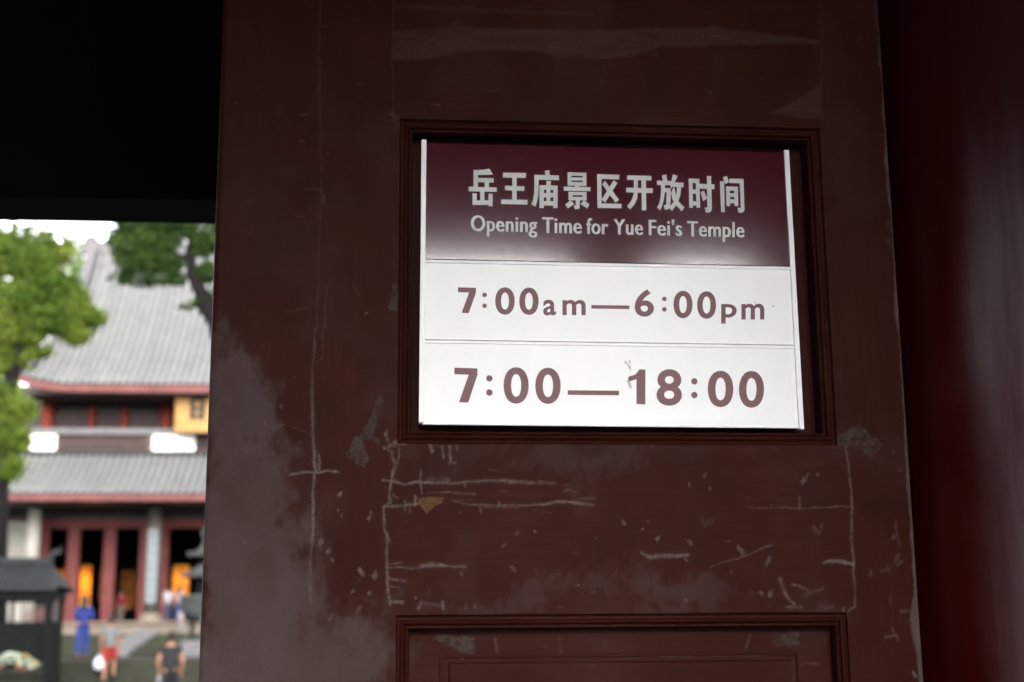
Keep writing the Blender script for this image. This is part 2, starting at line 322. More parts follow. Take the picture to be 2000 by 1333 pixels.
def poly_sd(X, Z, P):                         # signed distance, inside negative
    d = np.full(X.shape, 1e9); ins = np.zeros(X.shape, bool)
    for i in range(len(P)):
        a, b = P[i], P[(i+1) % len(P)]
        d = np.minimum(d, seg_dist(X, Z, a, b))
        c = ((a[1] > Z) != (b[1] > Z)); xx = (b[0]-a[0])*(Z-a[1])/((b[1]-a[1]) if b[1] != a[1] else 1e-9)+a[0]
        ins ^= c & (X < xx)
    return np.where(ins, -d, d)
def smooth(e0, e1, x):
    t = np.clip((x-e0)/(e1-e0), 0, 1); return t*t*(3-2*t)
def wear_glare_at(X, Z):
    """crack, dust, residue and bare wood at points of the door face, sky glare painted in (x, z in metres)"""
    X0, Z0 = X, Z
    wx = (fbm(X, Z, 45, 4)-.5)*.0055; wz = (fbm(X+5, Z+9, 45, 4)-.5)*.0055
    X = X+wx; Z = Z+wz
    rag = fbm(X0, Z0, 220, 3)
    crack = np.zeros(X.shape); res = np.zeros(X.shape); dust_glare = np.zeros(X.shape); wood = np.zeros(X.shape)
    x0, x1, z0, z1 = X.min()-.03, X.max()+.03, Z.min()-.03, Z.max()+.03
    def hit(P): return not (max(p[0] for p in P) < x0 or min(p[0] for p in P) > x1 or max(p[1] for p in P) < z0 or min(p[1] for p in P) > z1)
    def sub(P, m):
        a = min(p[0] for p in P)-m; b = max(p[0] for p in P)+m; c = min(p[1] for p in P)-m; d = max(p[1] for p in P)+m
        return np.nonzero((X > a) & (X < b) & (Z > c) & (Z < d))[0]
    for pts, wd, st in CRACKS:
        P = [plane_xz(p) for p in pts]
        if not hit(P): continue
        hw = wd*PXM*.38; st = st*.85; ix = sub(P, hw*5+.003)
        if not len(ix): continue
        d = np.full(len(ix), 1e9)
        for a, b in zip(P[:-1], P[1:]): d = np.minimum(d, seg_dist(X[ix], Z[ix], a, b))
        k = st*(1-smooth(hw*.35, hw*1.7, d*(.35+1.3*rag[ix])))*np.clip(1.9*fbm(X0[ix]+3, Z0[ix], 75, 4)-.15, .12, 1.2) + st*.22*np.exp(-(d/(hw*2.4))**2)*fbm(X0[ix], Z0[ix]+2, 60, 3)
        crack[ix] = np.maximum(crack[ix], k)
    for px, py, r, st in DOTS:
        P = [plane_xz((px, py))]
        if not hit(P): continue
        rr = r*PXM*.62; ix = sub(P, rr*3)
        d = np.hypot(X[ix]-P[0][0]+.5*(Z[ix]-P[0][1])*math.sin(px), (Z[ix]-P[0][1])*.7)*(.35+1.3*fbm(X0[ix], Z0[ix], 260, 3)); crack[ix] = np.maximum(crack[ix], st*(1-smooth(rr*.4, rr*1.6, d)))
    for pts, st in RES:
        P = [plane_xz(p) for p in pts]
        if not hit(P): continue
        ix = sub(P, .01); sdv = poly_sd(X[ix], Z[ix], P)
        sdv = sdv+(fbm(X0[ix], Z0[ix], 120, 3)-.5)*.009; k = st*(1-smooth(-.0012, .0012, sdv))*np.clip(1.9*fbm(X0[ix], Z0[ix], 150, 4)-.35, .08, 1) + st*.5*(1-smooth(.0004, .0018, np.abs(sdv)))*fbm(X0[ix], Z0[ix], 60, 2)
        res[ix] = np.maximum(res[ix], k)
    for pts, st in WOOD:
        P = [plane_xz(p) for p in pts]
        if not hit(P): continue
        ix = sub(P, .01); wood[ix] = np.maximum(wood[ix], st*(1-smooth(-.001, .001, poly_sd(X[ix], Z[ix], P)))*(.35+.9*rag[ix]))
    for pts, st, soft in DUST_GLARE:
        P = [plane_xz(p) for p in pts]
        if not hit(P): continue
        sdv = poly_sd(X0, Z0, P)+(fbm(X0, Z0, 22, 6)-.5)*.11+(fbm(X0*1.3, Z0*.8, 90, 5)-.5)*.035
        k = st*(1-smooth(-soft*PXM*1.7, soft*PXM*1.3, sdv))*np.clip(.35+1.1*fbm(X0, Z0*.6, 11, 6), 0, 1.1)
        dust_glare = np.maximum(dust_glare, k)
    for pts, st in DRIP:
        P = [plane_xz(p) for p in pts]
        if not hit(P): continue
        ix = sub(P, .02); sdv = poly_sd(X[ix], Z[ix], P)
        crack[ix] = np.maximum(crack[ix], st*.55*(1-smooth(-.006, .003, sdv))*(.3+1.1*fbm(X0[ix], Z0[ix]*4, 18, 4)))
    # worn free edge of the leaf beside the column: chipped to pale filler
    e = DOOR_X1-X0
    wid = .0035+.006*np.clip(fbm(X0*0, Z0, 22, 4)-.36, 0, 1)*2+.010*np.exp(-((Z0-1.62)/.05)**2)
    k = (1-smooth(wid*.7, wid*1.15, e+(rag-.5)*.003))*(.25+.45*fbm(X0*3, Z0, 40, 3))*(.55+.45*smooth(2.75, 2.2, Z0))
    crack = np.maximum(crack, np.where(e < .03, k, 0))
    dust_glare = np.maximum(dust_glare, .10*smooth(.52, .75, fbm(X0, Z0, 9, 4)))
    # faint wide scuffs and specks all over
    crack = np.maximum(crack, .22*smooth(.80, .90, fbm(X0*.5, Z0*1.6, 55, 3))*smooth(.45, .7, fbm(X0, Z0, 7, 2)))
    return crack, dust_glare, res, wood

# ------------------------------------------------------------------ the door leaf
DOOR_X0, DOOR_X1, DOOR_Z0, DOOR_Z1 = -.281, .8525, .12, 3.25
def lines(a, b, lo, hi, fine, coarse, r0, r1):
    """grid lines from a to b, fine between lo and hi, with extra ones in the rounded edges"""
    L = [a]
    if r0: L += [a+r0*q for q in (.08, .25, .5, .75, 1)]
    x = L[-1]; end = b-r1
    while x < end-1e-6:
        s = fine if lo <= x <= hi else coarse
        if x < lo: s = min(s, max(lo-x, fine))
        x = min(x+s, end); L.append(x)
    if r1: L += [b-r1*q for q in (.75, .5, .25, .08, 0)]
    return np.array(L)
def board(name, x0, x1, z0, z1, y, thick, mat_, parent, rl=.002, rr=.002, rb=.002, rt=.002, fine=.0018, lo=1.53, hi=2.72):
    """a painted board: gridded front with rounded arrises and worn-paint and painted-glare attributes, closed box behind"""
    xs = lines(x0, x1, -9, 9, fine, fine, rl, rr); zs = lines(z0, z1, lo, hi, fine, .05, rb, rt)
    X, Z = np.meshgrid(xs, zs); nz, nx = X.shape
    Y = np.full(X.shape, float(y))
    for d, r in ((X-x0, rl), (x1-X, rr), (Z-z0, rb), (z1-Z, rt)):
        if r: q = np.clip(r-d, 0, r); Y = np.maximum(Y, y + r-np.sqrt(np.maximum(r*r-q*q, 0)))
    Y = Y + (fbm(X, Z, 5, 3)-.5)*.0012*(Y < y+1e-5)
    V = np.stack([X, Y, Z], -1).reshape(-1, 3)
    i = np.arange((nz-1)*nx).reshape(nz-1, nx)[:, :-1].ravel()
    F = np.stack([i, i+1, i+nx+1, i+nx], 1)
    n0 = len(V); yb = y+thick
    V = np.concatenate([V, [(x0, yb, z0), (x1, yb, z0), (x1, yb, z1), (x0, yb, z1)]])
    me = bpy.data.meshes.new(name)
    fl = [tuple(f) for f in ()]
    c = (0, nx-1, nz*nx-1, (nz-1)*nx)
    me.vertices.add(len(V)); me.vertices.foreach_set('co', V.ravel())
    extra = [(n0+1, n0, n0+3, n0+2)]
    # side walls as ngons along the grid border
    bot = list(range(0, nx)); top = list(range((nz-1)*nx, nz*nx)); lef = [k*nx for k in range(nz)]; rig = [k*nx+nx-1 for k in range(nz)]
    extra += [tuple([n0, n0+1]+bot[::-1]), tuple([n0+2, n0+3]+top), tuple([n0+3, n0]+lef), tuple([n0+1, n0+2]+rig[::-1])]
    loops = np.concatenate([F.ravel(), np.concatenate([np.array(e) for e in extra])]).astype(np.int32)
    sizes = np.concatenate([np.full(len(F), 4), [len(e) for e in extra]]).astype(np.int32)
    starts = np.concatenate([[0], np.cumsum(sizes)[:-1]]).astype(np.int32)
    me.loops.add(len(loops)); me.loops.foreach_set('vertex_index', loops)
    me.polygons.add(len(sizes)); me.polygons.foreach_set('loop_start', starts); me.polygons.foreach_set('loop_total', sizes)
    sm = np.ones(len(sizes), bool); sm[-5:] = False; me.polygons.foreach_set('use_smooth', sm)
    me.update(calc_edges=True); me.validate()
    cr, du, re, wo_ = wear_glare_at(V[:, 0].copy(), V[:, 2].copy())
    a = me.attributes.new('wear_glare', 'FLOAT_COLOR', 'POINT'); a.data.foreach_set('color', np.stack([cr, du, re, np.ones(len(V))], 1).astype(np.float32).ravel())
    b = me.attributes.new('chip', 'FLOAT', 'POINT'); b.data.foreach_set('value', wo_.astype(np.float32))
    return link(name, me, mat_, parent)
door = empty('door_leaf', (0, 0, 0))
tag(door, 'dark oxblood painted wooden door leaf with cracked paint, carrying the white opening time sign', 'door')
UX0, UX1, UZ0, UZ1 = .0180, .7325, 1.9170, 2.4620      # opening of the upper panel
LX0, LX1, LZ1, LZ0 = .0172, .7355, 1.6480, .62         # opening of the lower panel
RX0, RX1 = -.0003, .7520
board('stile', DOOR_X0, UX0, DOOR_Z0, DOOR_Z1, 0, .06, M['paint_v'], door, rl=.010, rr=.0005)
board('stile', UX1+.0005, DOOR_X1, DOOR_Z0, DOOR_Z1, 0, .06, M['paint_v'], door, rl=.0005, rr=.004)
board('rail', RX0, RX1, LZ1, UZ0, -.0006, .058, M['paint_h'], door, rl=.0006, rr=.0006)
board('rail', RX0, RX1, UZ1, DOOR_Z1-.004, -.0006, .058, M['paint_h'], door, rl=.0006, rr=.0006)
board('rail', RX0, RX1, DOOR_Z0+.004, LZ0, -.0006, .058, M['paint_h'], door, lo=9, hi=9, fine=.02)
PROF = [(0, .001), (.0012, .005), (.0035, .0066), (.0060, .0060), (.0078, .0026), (.0100, .0004), (.0122, .0012), (.0138, .0042), (.0146, .0078), (.0154, .0072), (.0168, .0048), (.0186, .0044), (.0200, .0062), (.0208, .010), (.0212, .047), (.0, .047)]
def moulding(x0, x1, z0, z1):
    """four mitred members round an opening"""
    for side in range(4):
        mb = MB(); V = []; nseg = 24
        for t, y in PROF:
            c = [(x0+t, z0+t), (x1-t, z0+t), (x1-t, z1-t), (x0+t, z1-t)]
            a, b = c[side], c[(side+1) % 4]
            for k in range(nseg+1):
                q = k/nseg; jit = 0 if k in (0, nseg) else random.uniform(-1, 1)*.00014
                V.append((a[0]+(b[0]-a[0])*q, y+jit, a[1]+(b[1]-a[1])*q))
        np_ = len(PROF); F = []
        for i in range(np_):
            j = (i+1) % np_
            for k in range(nseg): F.append((i*(nseg+1)+k, j*(nseg+1)+k, j*(nseg+1)+k+1, i*(nseg+1)+k+1))
        mb.add(V, F)
        mb.build('moulding', M['paint_h'] if side in (0, 2) else M['paint_v'], door)
moulding(UX0, UX1, UZ0, UZ1); moulding(LX0, LX1, LZ0, LZ1)
REC = .043
board('panel', UX0+.004, UX1-.004, UZ0+.004, UZ1-.004, REC, .010, M['paint_h'], door, fine=.004)
# lower panel: border with a sunk groove round a raised field
lb = .0495
board('panel', LX0+.004, LX1-.004, LZ0+.004, LZ1-.004, .034, .016, M['paint_h'], door, fine=.0025, lo=1.53, hi=1.66)
fx0, fx1, fz1 = at(876, 1300, .03).x, at(1549, 1300, .03).x, at(1200, 1292, .03).z
board('raised_field', fx0, fx1, LZ0+.075, fz1, .029, .010, M['paint_h'], door, rl=.004, rr=.004, rb=.004, rt=.004, fine=.0025, lo=1.53, hi=1.62)
mb = MB()                                     # narrow bead standing round the field
g0, g1, gz = at(864, 1300, .03).x, at(1556, 1300, .03).x, at(1200, 1283, .03).z
for (a, b, c, d) in ((g0-.005, g0, LZ0+.065, gz+.005), (g1, g1+.005, LZ0+.065, gz+.005), (g0, g1, gz, gz+.005), (g0, g1, LZ0+.065, LZ0+.07)):
    mb.box(a, b, .0305, .036, c, d)
mb.build('field_bead', M['paint_h'], door, bevel=.0012)

# ------------------------------------------------------------------ the sign
SB, ST = at(1190, 833, .006), at(1190, 287, .0185)
sx = Vector((1, 0, 0)); sz = (Vector((0, ST.y-SB.y, ST.z-SB.z))).normalized(); sn = sz.cross(sx)     # sn points to the back
sx = (sx*math.cos(R(.30)) - sz*math.sin(R(.30))).normalized(); sz = sx.cross(sn)
sign = empty('opening_hours_sign', SB)
sign.matrix_world = Matrix.Translation(SB) @ Matrix((sx, sn, sz)).transposed().to_4x4()
tag(sign, 'white and maroon opening hours sign in an aluminium frame, leaning in the upper door panel', 'sign')
def son(px, py):                              # photo pixel -> (u, v) on the sign face
    v = ray(px, py); t = (SB-EYEP).dot(sn)/v.dot(sn); q = EYEP+v*t-SB; return q.dot(sx), q.dot(sz)
zz = lambda x, y: son(780+x/2.0193, 220+y/2.0193)
uL0 = zz(76, 1225)[0]; uL1 = (zz(100, 900)[0]); uR0 = zz(1557, 930)[0]; uR1 = zz(1594, 1245)[0]
vT = zz(800, 138)[1]; v1 = zz(800, 595)[1]; v2 = zz(800, 910)[1]; v3 = zz(800, 1238)[1]
vTL = zz(96, 110)[1]
def slat(name_label, z0, z1, mat_, lips, parent):
    """extruded slat: face sheet with rolled lips"""
    o = MB().box(uL1-.003, uR0+.003, 0, .006, z0, z1).build('slat', mat_, parent, bevel=.0006); o['label'] = name_label
    for a, b in lips: MB().box(uL1-.002, uR0+.002, -.0022, .004, a, b).build('lip', M['alu'], o, bevel=.0007)
    return o
lp = .0044
s1 = slat('maroon top slat with pale lettering', v1+.0012, vT, M['maroon_sheet'], [], sign)
s2 = slat('white middle slat with brown numerals', v2+.0016, v1-.0008, M['white_sheet'], [(v1-.0008-lp, v1-.0002), (v2+.0012, v2+.0012+lp*.6)], sign)
s3 = slat('white bottom slat with brown numerals', v3, v2-.0004, M['white_sheet'], [(v2-.0004-lp, v2+.0002), (v3-.0004, v3+lp)], sign)
for a, b, top, bot in ((uL0, uL1, vTL, v3+.0022), (uR0, uR1, zz(1525, 156)[1]+.002, v3-.0022)):
    MB().box(a, b, -.0045, .011, bot, top).build('side_rail', M['alu'], sign, bevel=.0009)
MB().box(uL0+.004, uR1-.004, .007, .0105, v3+.006, vT-.006).build('backing_plate', M['darkmetal'], sign)

# lettering: thin film on the slats -------------------------------------------------
def flat(name, polys, mat_, parent, y=-.0004):
    mb = MB()
    for i, P in enumerate(polys):
        yy = y-.00003*(i % 9)
        mb.add([(p[0], yy, p[1]) for p in P], [tuple(range(len(P)))])
    me = bpy.data.meshes.new(name); me.from_pydata(mb.v, [], mb.f)
    return link(name, me, mat_, parent)
A = lambda x, y: son(900+x/6.8966, 320+y/6.8966)
B = lambda x, y: son(1180+x/6.8966, 320+y/6.8966)
GA = [  # heavy character strokes, as corner lists
 [[(170,87),(300,83),(385,68),(433,148),(330,152),(170,156)],[(170,87),(231,87),(231,320),(170,315)],[(170,190),(441,196),(441,257),(170,250)],[(320,250),(380,252),(380,325),(320,322)],[(106,312),(484,322),(484,382),(106,374)],[(260,375),(318,377),(318,505),(260,503)],[(157,402),(215,403),(215,560),(157,560)],[(157,498),(428,495),(428,558),(157,560)],[(372,407),(430,408),(428,580),(370,575)]],
 [[(567,122),(878,128),(876,195),(567,188)],[(693,188),(752,190),(752,495),(693,492)],[(592,298),(856,306),(855,370),(592,360)],[(543,484),(898,490),(898,553),(543,546)]],
 [[(1130,95),(1195,90),(1200,165),(1138,165)],[(990,152),(1322,160),(1322,224),(990,216)],[(990,152),(1050,155),(1048,330),(1040,440),(1022,530),(1003,582),(950,548),(975,490),(988,400),(990,300)],[(1150,232),(1214,236),(1210,300),(1152,300)],[(1060,290),(1118,291),(1118,600),(1060,600)],[(1247,297),(1305,298),(1303,600),(1246,600)],[(1060,290),(1305,298),(1305,355),(1060,352)],[(1100,397),(1260,399),(1260,457),(1100,456)],[(1100,508),(1260,508),(1260,567),(1100,565)],[(1152,290),(1206,290),(1204,560),(1152,560)]],
 [[(1438,117),(1490,118),(1490,300),(1438,298)],[(1640,123),(1693,125),(1693,302),(1640,302)],[(1438,117),(1693,124),(1693,168),(1438,165)],[(1480,186),(1650,188),(1650,230),(1480,229)],[(1438,247),(1693,250),(1693,302),(1438,297)],[(1538,298),(1598,300),(1598,325),(1538,322)],[(1385,310),(1747,318),(1747,374),(1385,366)],[(1450,380),(1503,381),(1503,495),(1450,492)],[(1640,383),(1693,384),(1693,498),(1640,497)],[(1450,380),(1693,384),(1693,428),(1450,427)],[(1450,447),(1693,450),(1693,497),(1450,493)],[(1548,490),(1605,492),(1600,600),(1585,612),(1535,616),(1520,568),(1548,563)],[(1480,492),(1530,545),(1440,606),(1405,552)],[(1660,495),(1732,550),(1705,608),(1612,545)]],
 [[(1835,142),(1893,144),(1897,600),(1840,598)],[(1835,142),(2136,152),(2131,214),(1835,205)],[(1840,536),(2163,545),(2163,603),(1840,598)],[(1942,232),(2131,490),(2085,530),(1903,280)],[(2056,228),(2109,262),(1943,527),(1898,482)]]]
GB = [
 [[(308,158),(634,167),(634,228),(308,220)],[(296,325),(655,333),(655,397),(296,388)],[(398,220),(455,222),(452,395),(445,470),(410,550),(348,618),(308,575),(365,500),(395,420),(398,380)],[(500,222),(562,224),(566,630),(508,630)]],
 [[(778,160),(838,145),(852,238),(790,238)],[(710,230),(905,236),(900,292),(710,288)],[(765,285),(820,288),(815,400),(800,500),(780,570),(752,632),(712,590),(740,540),(758,460),(765,380)],[(815,330),(895,332),(895,385),(815,385)],[(840,380),(895,382),(893,520),(885,590),(870,615),(815,622),(802,560),(835,555)],[(925,145),(988,165),(945,270),(905,340),(885,290),(905,235)],[(940,255),(1070,257),(1068,320),(925,315)],[(980,315),(1038,318),(1025,430),(990,530),(915,640),(870,595),(940,510),(972,420)],[(900,395),(940,310),(965,420),(1000,510),(1080,590),(1045,645),(950,545),(915,470)]],
 [[(1137,202),(1190,203),(1195,598),(1146,594)],[(1232,206),(1282,207),(1292,596),(1242,594)],[(1137,202),(1282,207),(1282,264),(1137,262)],[(1185,348),(1250,350),(1250,408),(1185,405)],[(1190,508),(1292,512),(1292,566),(1190,565)],[(1275,272),(1486,282),(1484,348),(1275,338)],[(1382,167),(1440,169),(1450,610),(1440,645),(1415,660),(1368,660),(1352,595),(1390,590)],[(1298,385),(1345,365),(1385,470),(1332,505)]],
 [[(1600,183),(1652,167),(1678,250),(1628,280)],[(1558,237),(1613,240),(1626,655),(1573,656)],[(1684,204),(1876,208),(1876,268),(1684,262)],[(1826,262),(1876,208),(1890,620),(1882,645),(1855,662),(1808,662),(1795,598),(1838,595)],[(1640,308),(1690,309),(1695,575),(1648,573)],[(1750,312),(1800,313),(1806,574),(1756,572)],[(1640,308),(1800,313),(1800,370),(1640,366)],[(1685,400),(1760,402),(1760,452),(1685,450)],[(1690,482),(1760,484),(1760,538),(1690,536)]]]
for G, T in ((GA, A), (GB, B)):
    for g in G: flat('character', [[T(*p) for p in P] for P in g], M['letter_pale'], s1)
def glyphs(body, offset, space=1.0):
    c = bpy.data.curves.new('t', 'FONT'); c.body = body; c.offset = offset; c.space_character = space; c.resolution_u = 6
    o = bpy.data.objects.new('t', c); COL.objects.link(o)
    me = bpy.data.meshes.new_from_object(o.evaluated_get(bpy.context.evaluated_depsgraph_get()))
    bpy.data.objects.remove(o); bpy.data.curves.remove(c)
    v = np.empty(len(me.vertices)*3); me.vertices.foreach_get('co', v); return me, v.reshape(-1, 3)
def put(name, me, v, mat_, parent, f):
    q = np.array([f(a, b) for a, b in v[:, :2]])
    me.vertices.foreach_set('co', np.stack([q[:, 0], np.full(len(q), -.0004), q[:, 1]], 1).ravel())
    me.name = name; me.update(); me.flip_normals() if False else None
    return link(name, me, mat_, parent)
capme, cv = glyphs('T', .020); CAP = cv[:, 1].max(); bpy.data.meshes.remove(capme)
for word, T, xl, xr, b0, b1, cap in (('Opening', A, 135, 1030, 906, 926, 213), ('Time', A, 1095, 1630, 934, 943, 216), ('for', A, 1690, 1988, 945, 953, 214), ('Yue', B, 125, 525, 954, 961, 211), ("Fei's", B, 598, 1052, 964, 973, 211), ('Temple', B, 1115, 1890, 978, 993, 208)):
    for dx in (-7.2, -3.6, 0, 3.6, 7.2):      # passes of film give the bold stems
        me, v = glyphs(word, 0, 1.06); x0, x1 = v[:, 0].min(), v[:, 0].max()
        o = put('lettering', me, v, M['letter_pale'], s1, lambda a, b: T(xl+7.2+dx+(xr-xl-14.4)*(a-x0)/(x1-x0), b0+dx*.2+(b1-b0)*(a-x0)/(x1-x0)-cap*b/CAP))
        o.location.y = dx*.00003
def glyph_fit(ch, x0, y0, x1, y1, parent, off):
    me, v = glyphs(ch, off); a0, b0 = v[:, :2].min(0); a1, b1 = v[:, :2].max(0)
    put('lettering', me, v, M['letter_maroon'], parent, lambda a, b: zz(x0+(x1-x0)*(a-a0)/(a1-a0), y1-(y1-y0)*(b-b0)/(b1-b0)))
def disc(cx, cy, r): return [zz(cx+r*math.cos(t*math.pi/12), cy+r*math.sin(t*math.pi/12)) for t in range(24)]
for ch, x0, y0, x1, y1 in (('0',378,690,455,798),('0',473,691,549,799),('a',567,739,618,801),('m',643,740,735,800),('6',928,698,1004,806),('0',1081,704,1156,812),('0',1174,706,1249,814),('p',1269,756,1330,833),('m',1349,755,1439,817)):
    glyph_fit(ch, x0, y0, x1, y1, s2, (.024 if ch in '067' else .020))
for ch, x0, y0, x1, y1 in (('0',411,1005,510,1149),('0',536,1007,636,1150),('8',1014,1013,1114,1157),('0',1216,1019,1317,1163),('0',1339,1020,1438,1165)):
    glyph_fit(ch, x0, y0, x1, y1, s3, .024)
P7 = lambda x0, y0, w_, h: [zz(x0+w_*a, y0+h*b) for a, b in ((0, 0), (1, .02), (1, .2), (.60, .99), (.20, .98), (.62, .2), (0, .185))]
flat('lettering', [P7(231, 690, 71, 103)], M['letter_maroon'], s2); flat('lettering', [P7(217, 1007, 91, 139)], M['letter_maroon'], s3)
flat('lettering', [[zz(*p) for p in ((903,1043),(903,1062),(935,1052),(935,1150),(970,1152),(970,1014),(947,1014),(930,1034))]], M['letter_maroon'], s3)
for sl_, ds in ((s2, [(336,720,9),(336,763,9),(1045,736,9),(1045,777,9)]), (s3, [(355,1049,12.5),(355,1105,12.5),(1163,1061,12.5),(1163,1115,12.5)])):
    for a, b in (ds[:2], ds[2:]): flat('lettering', [disc(*a), disc(*b)], M['letter_maroon'], sl_)
flat('lettering', [[zz(*p) for p in ((757,760),(907,762),(907,776),(757,774))]], M['letter_maroon'], s2)
flat('lettering', [[zz(*p) for p in ((664,1096),(866,1098),(866,1116),(664,1114))]], M['letter_maroon'], s3)
# grey smear and specks on the white slats
grime = mat('grey grime smear', (.50, .50, .49), .7); grime2 = mat('dark specks', (.22, .2, .19), .7)
flat('smear', [[zz(*p) for p in ((885,985),(893,978),(902,992),(914,1002),(912,1022),(905,1010),(898,996))], [zz(*p) for p in ((903,978),(910,976),(914,990),(908,992))]], grime, s3, y=-.00025)
flat('smear', [[zz(*p) for p in ((895,1055),(912,1062),(918,1090),(906,1086))]], grime, s3, y=-.00025)
for q in (disc(1474, 764, 3), disc(1404, 751, 2.5)): flat('speck', [q], grime2, s2, y=-.00035)

# ------------------------------------------------------------------ gatehouse round the door
gate = empty('gatehouse', (1.3, .45, 0))
tag(gate, 'dark timber gatehouse with round red lacquer columns framing the door and the court beyond', 'gatehouse')
def gpart(name, mb, m, smooth=False, label=None, bevel=0):
    o = mb.build(name, m, gate, smooth, bevel=bevel); o.matrix_parent_inverse = Matrix.Translation((-1.3, -.45, 0))
    if label: o['label'] = label
    return o
for k, (x, y, r) in enumerate(((1.285, .47, .30), (1.285, -5.6, .27), (-3.4, .47, .30), (-3.4, -5.6, .27), (5.9, .47, .30), (5.9, -5.6, .27), (1.285, 4.6, .26), (-3.4, 4.6, .26))):
    mb = MB().lathe([(r*(1.0-.05*z/4.6), z) for z in np.linspace(.22, 4.6 if y < 1 else 4.3, 12)], (x, y, 0), 48)
    gpart('column', mb, M['lacquer_glare' if k == 0 else 'lacquer'], True, 'glossy dark red column beside the door leaf' if k == 0 else None)
    gpart('column_base', MB().lathe([(r*1.25, 0), (r*1.5, .06), (r*1.5, .14), (r*1.15, .22)], (x, y, 0), 32), M['stone'], True)
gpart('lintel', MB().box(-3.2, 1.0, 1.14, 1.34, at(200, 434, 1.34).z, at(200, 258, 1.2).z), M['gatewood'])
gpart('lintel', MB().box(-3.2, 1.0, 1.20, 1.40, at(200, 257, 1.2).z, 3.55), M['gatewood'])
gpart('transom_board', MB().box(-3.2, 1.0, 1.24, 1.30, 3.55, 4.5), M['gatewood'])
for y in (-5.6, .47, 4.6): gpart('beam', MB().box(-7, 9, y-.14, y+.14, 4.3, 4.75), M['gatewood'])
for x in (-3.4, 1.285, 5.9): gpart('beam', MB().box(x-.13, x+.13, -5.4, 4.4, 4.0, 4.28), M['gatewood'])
for x in (-8.6, 10.6): gpart('shade_gable', MB().box(x-.2, x+.2, -6.6, .38, 0, 4.6), M['darkwood'])  # unseen end walls added to keep side sky light off the door
gpart('shade_wall', MB().box(-3.75, -3.6, -6.6, .38, 0, 4.3), M['darkwood'])  # unseen wall added so the column's left flank stays dark
gpart('shade_wall', MB().box(2.0, 2.18, -5.3, .54, 0, 4.3), M['darkwood'])  # unseen wall added to cut sky light from the right
gpart('reflection_blocker', MB().box(-.22, 1.02, .50, .58, 0, 3.5), M['darkwood'])  # unseen board added behind the leaf to stop a reflection on the column
gpart('wall', MB().box(1.6, 5.7, .55, .75, 0, 4.3), M['darkwood'])
gpart('wall', MB().box(-9, -3.6, .4, .7, 0, 4.3), M['darkwood'])
gpart('wall', MB().box(6.1, 11, .4, .7, 0, 4.3), M['darkwood'])
mb = MB()                                     # roof: two curved slopes with thickness
prof = [(-7.3, 4.50), (-5.5, 4.95), (-3.5, 5.7), (-1.5, 6.8), (-.5, 7.6), (.6, 6.9), (2.4, 5.9), (4.2, 5.1), (6.0, 4.6)]
for (ya, za), (yb, zb) in zip(prof[:-1], prof[1:]):
    mb.add([(-10, ya, za), (12, ya, za), (12, yb, zb), (-10, yb, zb), (-10, ya, za+.25), (12, ya, za+.25), (12, yb, zb+.25), (-10, yb, zb+.25)], [(3,2,1,0),(4,5,6,7),(0,1,5,4),(1,2,6,5),(2,3,7,6),(3,0,4,7)])
gpart('roof', mb, M['gatewood'])
gpart('floor_slab', MB().box(-10, 12, -7.0, 5.0, -.2, 0), M['stone'])

# ------------------------------------------------------------------ ground and terraces
tag(MB().box(-600, 600, -500, 900, -.6, -.3).build('ground', M['plaza']), kind='structure')
tag(MB().box(-60, 60, 5.2, 34.0, -.29, .2).build('courtyard_pavement', M['stone']), kind='structure')
tag(MB().box(-60, 60, 37.2, 62.2, -.28, 1.35).build('terrace', M['stepdark']), kind='structure')
def stairs(name, label, x0, x1, y0, z0, n, run, rise, m, ramp=None):
    t = empty(name, ((x0+x1)/2, y0, z0)); tag(t, label, 'stairs')
    for k in range(n):
        o = MB().box(x0-t.location.x, x1-t.location.x, k*run, n*run+.25, k*rise+.001, (k+1)*rise).build('step', m, t, bevel=.012)
        MB().box(x0-t.location.x, x1-t.location.x, k*run-.012, k*run+.05, (k+1)*rise-.05, (k+1)*rise+.004).build('nosing', M['nosing'], o)
    return t
stairs('stone_stairs', 'dark lower stairs of the court with shade painted in, the men climb them', -30, 12, 33.6, .2, 8, .42, .1435, M['stepdark'])
st2 = stairs('stone_stairs', 'grey upper stairs rising to the pale hall podium', -26, 4, 58.0, 1.35, 7, .55, .131, M['stepmid'])
a, b = at(285, 1240, 61.6), at(225, 1284, 58.2)
mb = MB(); wv = .55
for (p, q) in (((-11.15), 0),):
    V = [(a.x-wv-st2.location.x, 61.9-58, 2.27-1.35), (a.x+wv-st2.location.x, 61.9-58, 2.27-1.35), (b.x+wv-st2.location.x, -.15, .0), (b.x-wv-st2.location.x, -.15, .0)]
    mb.add(V+[(x, y, z+.16) for x, y, z in V], [(0,1,2,3),(7,6,5,4),(0,4,5,1),(1,5,6,2),(2,6,7,3),(3,7,4,0)])
o = mb.build('ramp_slab', M['greystone'], st2); o['label'] = 'smooth sloping slab dividing the steps'

# ------------------------------------------------------------------ the main hall
HX = at(415, 760, 69).x                       # centre line of the hall
hall = empty('temple_hall', (HX, 70, 2.85))
tag(hall, 'two-tiered temple hall with grey tile roofs, red posts and a gold plaque', 'temple')
HI = Matrix.Translation((-HX, -70, -2.85))
def hpart(name, mb, m, parent=None, smooth=False, label=None, bevel=0):
    o = mb.build(name, m, None, smooth, bevel=bevel)
    o.parent = parent or hall
    o.matrix_parent_inverse = HI if parent is None else Matrix()
    if label: o['label'] = label
    return o
POD = 2.84
hpart('podium', MB().box(HX-24, HX+24, 64, 92, -.27, POD-.1), M['pale'])
hpart('podium_edge', MB().box(HX-24.1, HX+24.1, 63.85, 66, POD-.099, POD), M['pale'])
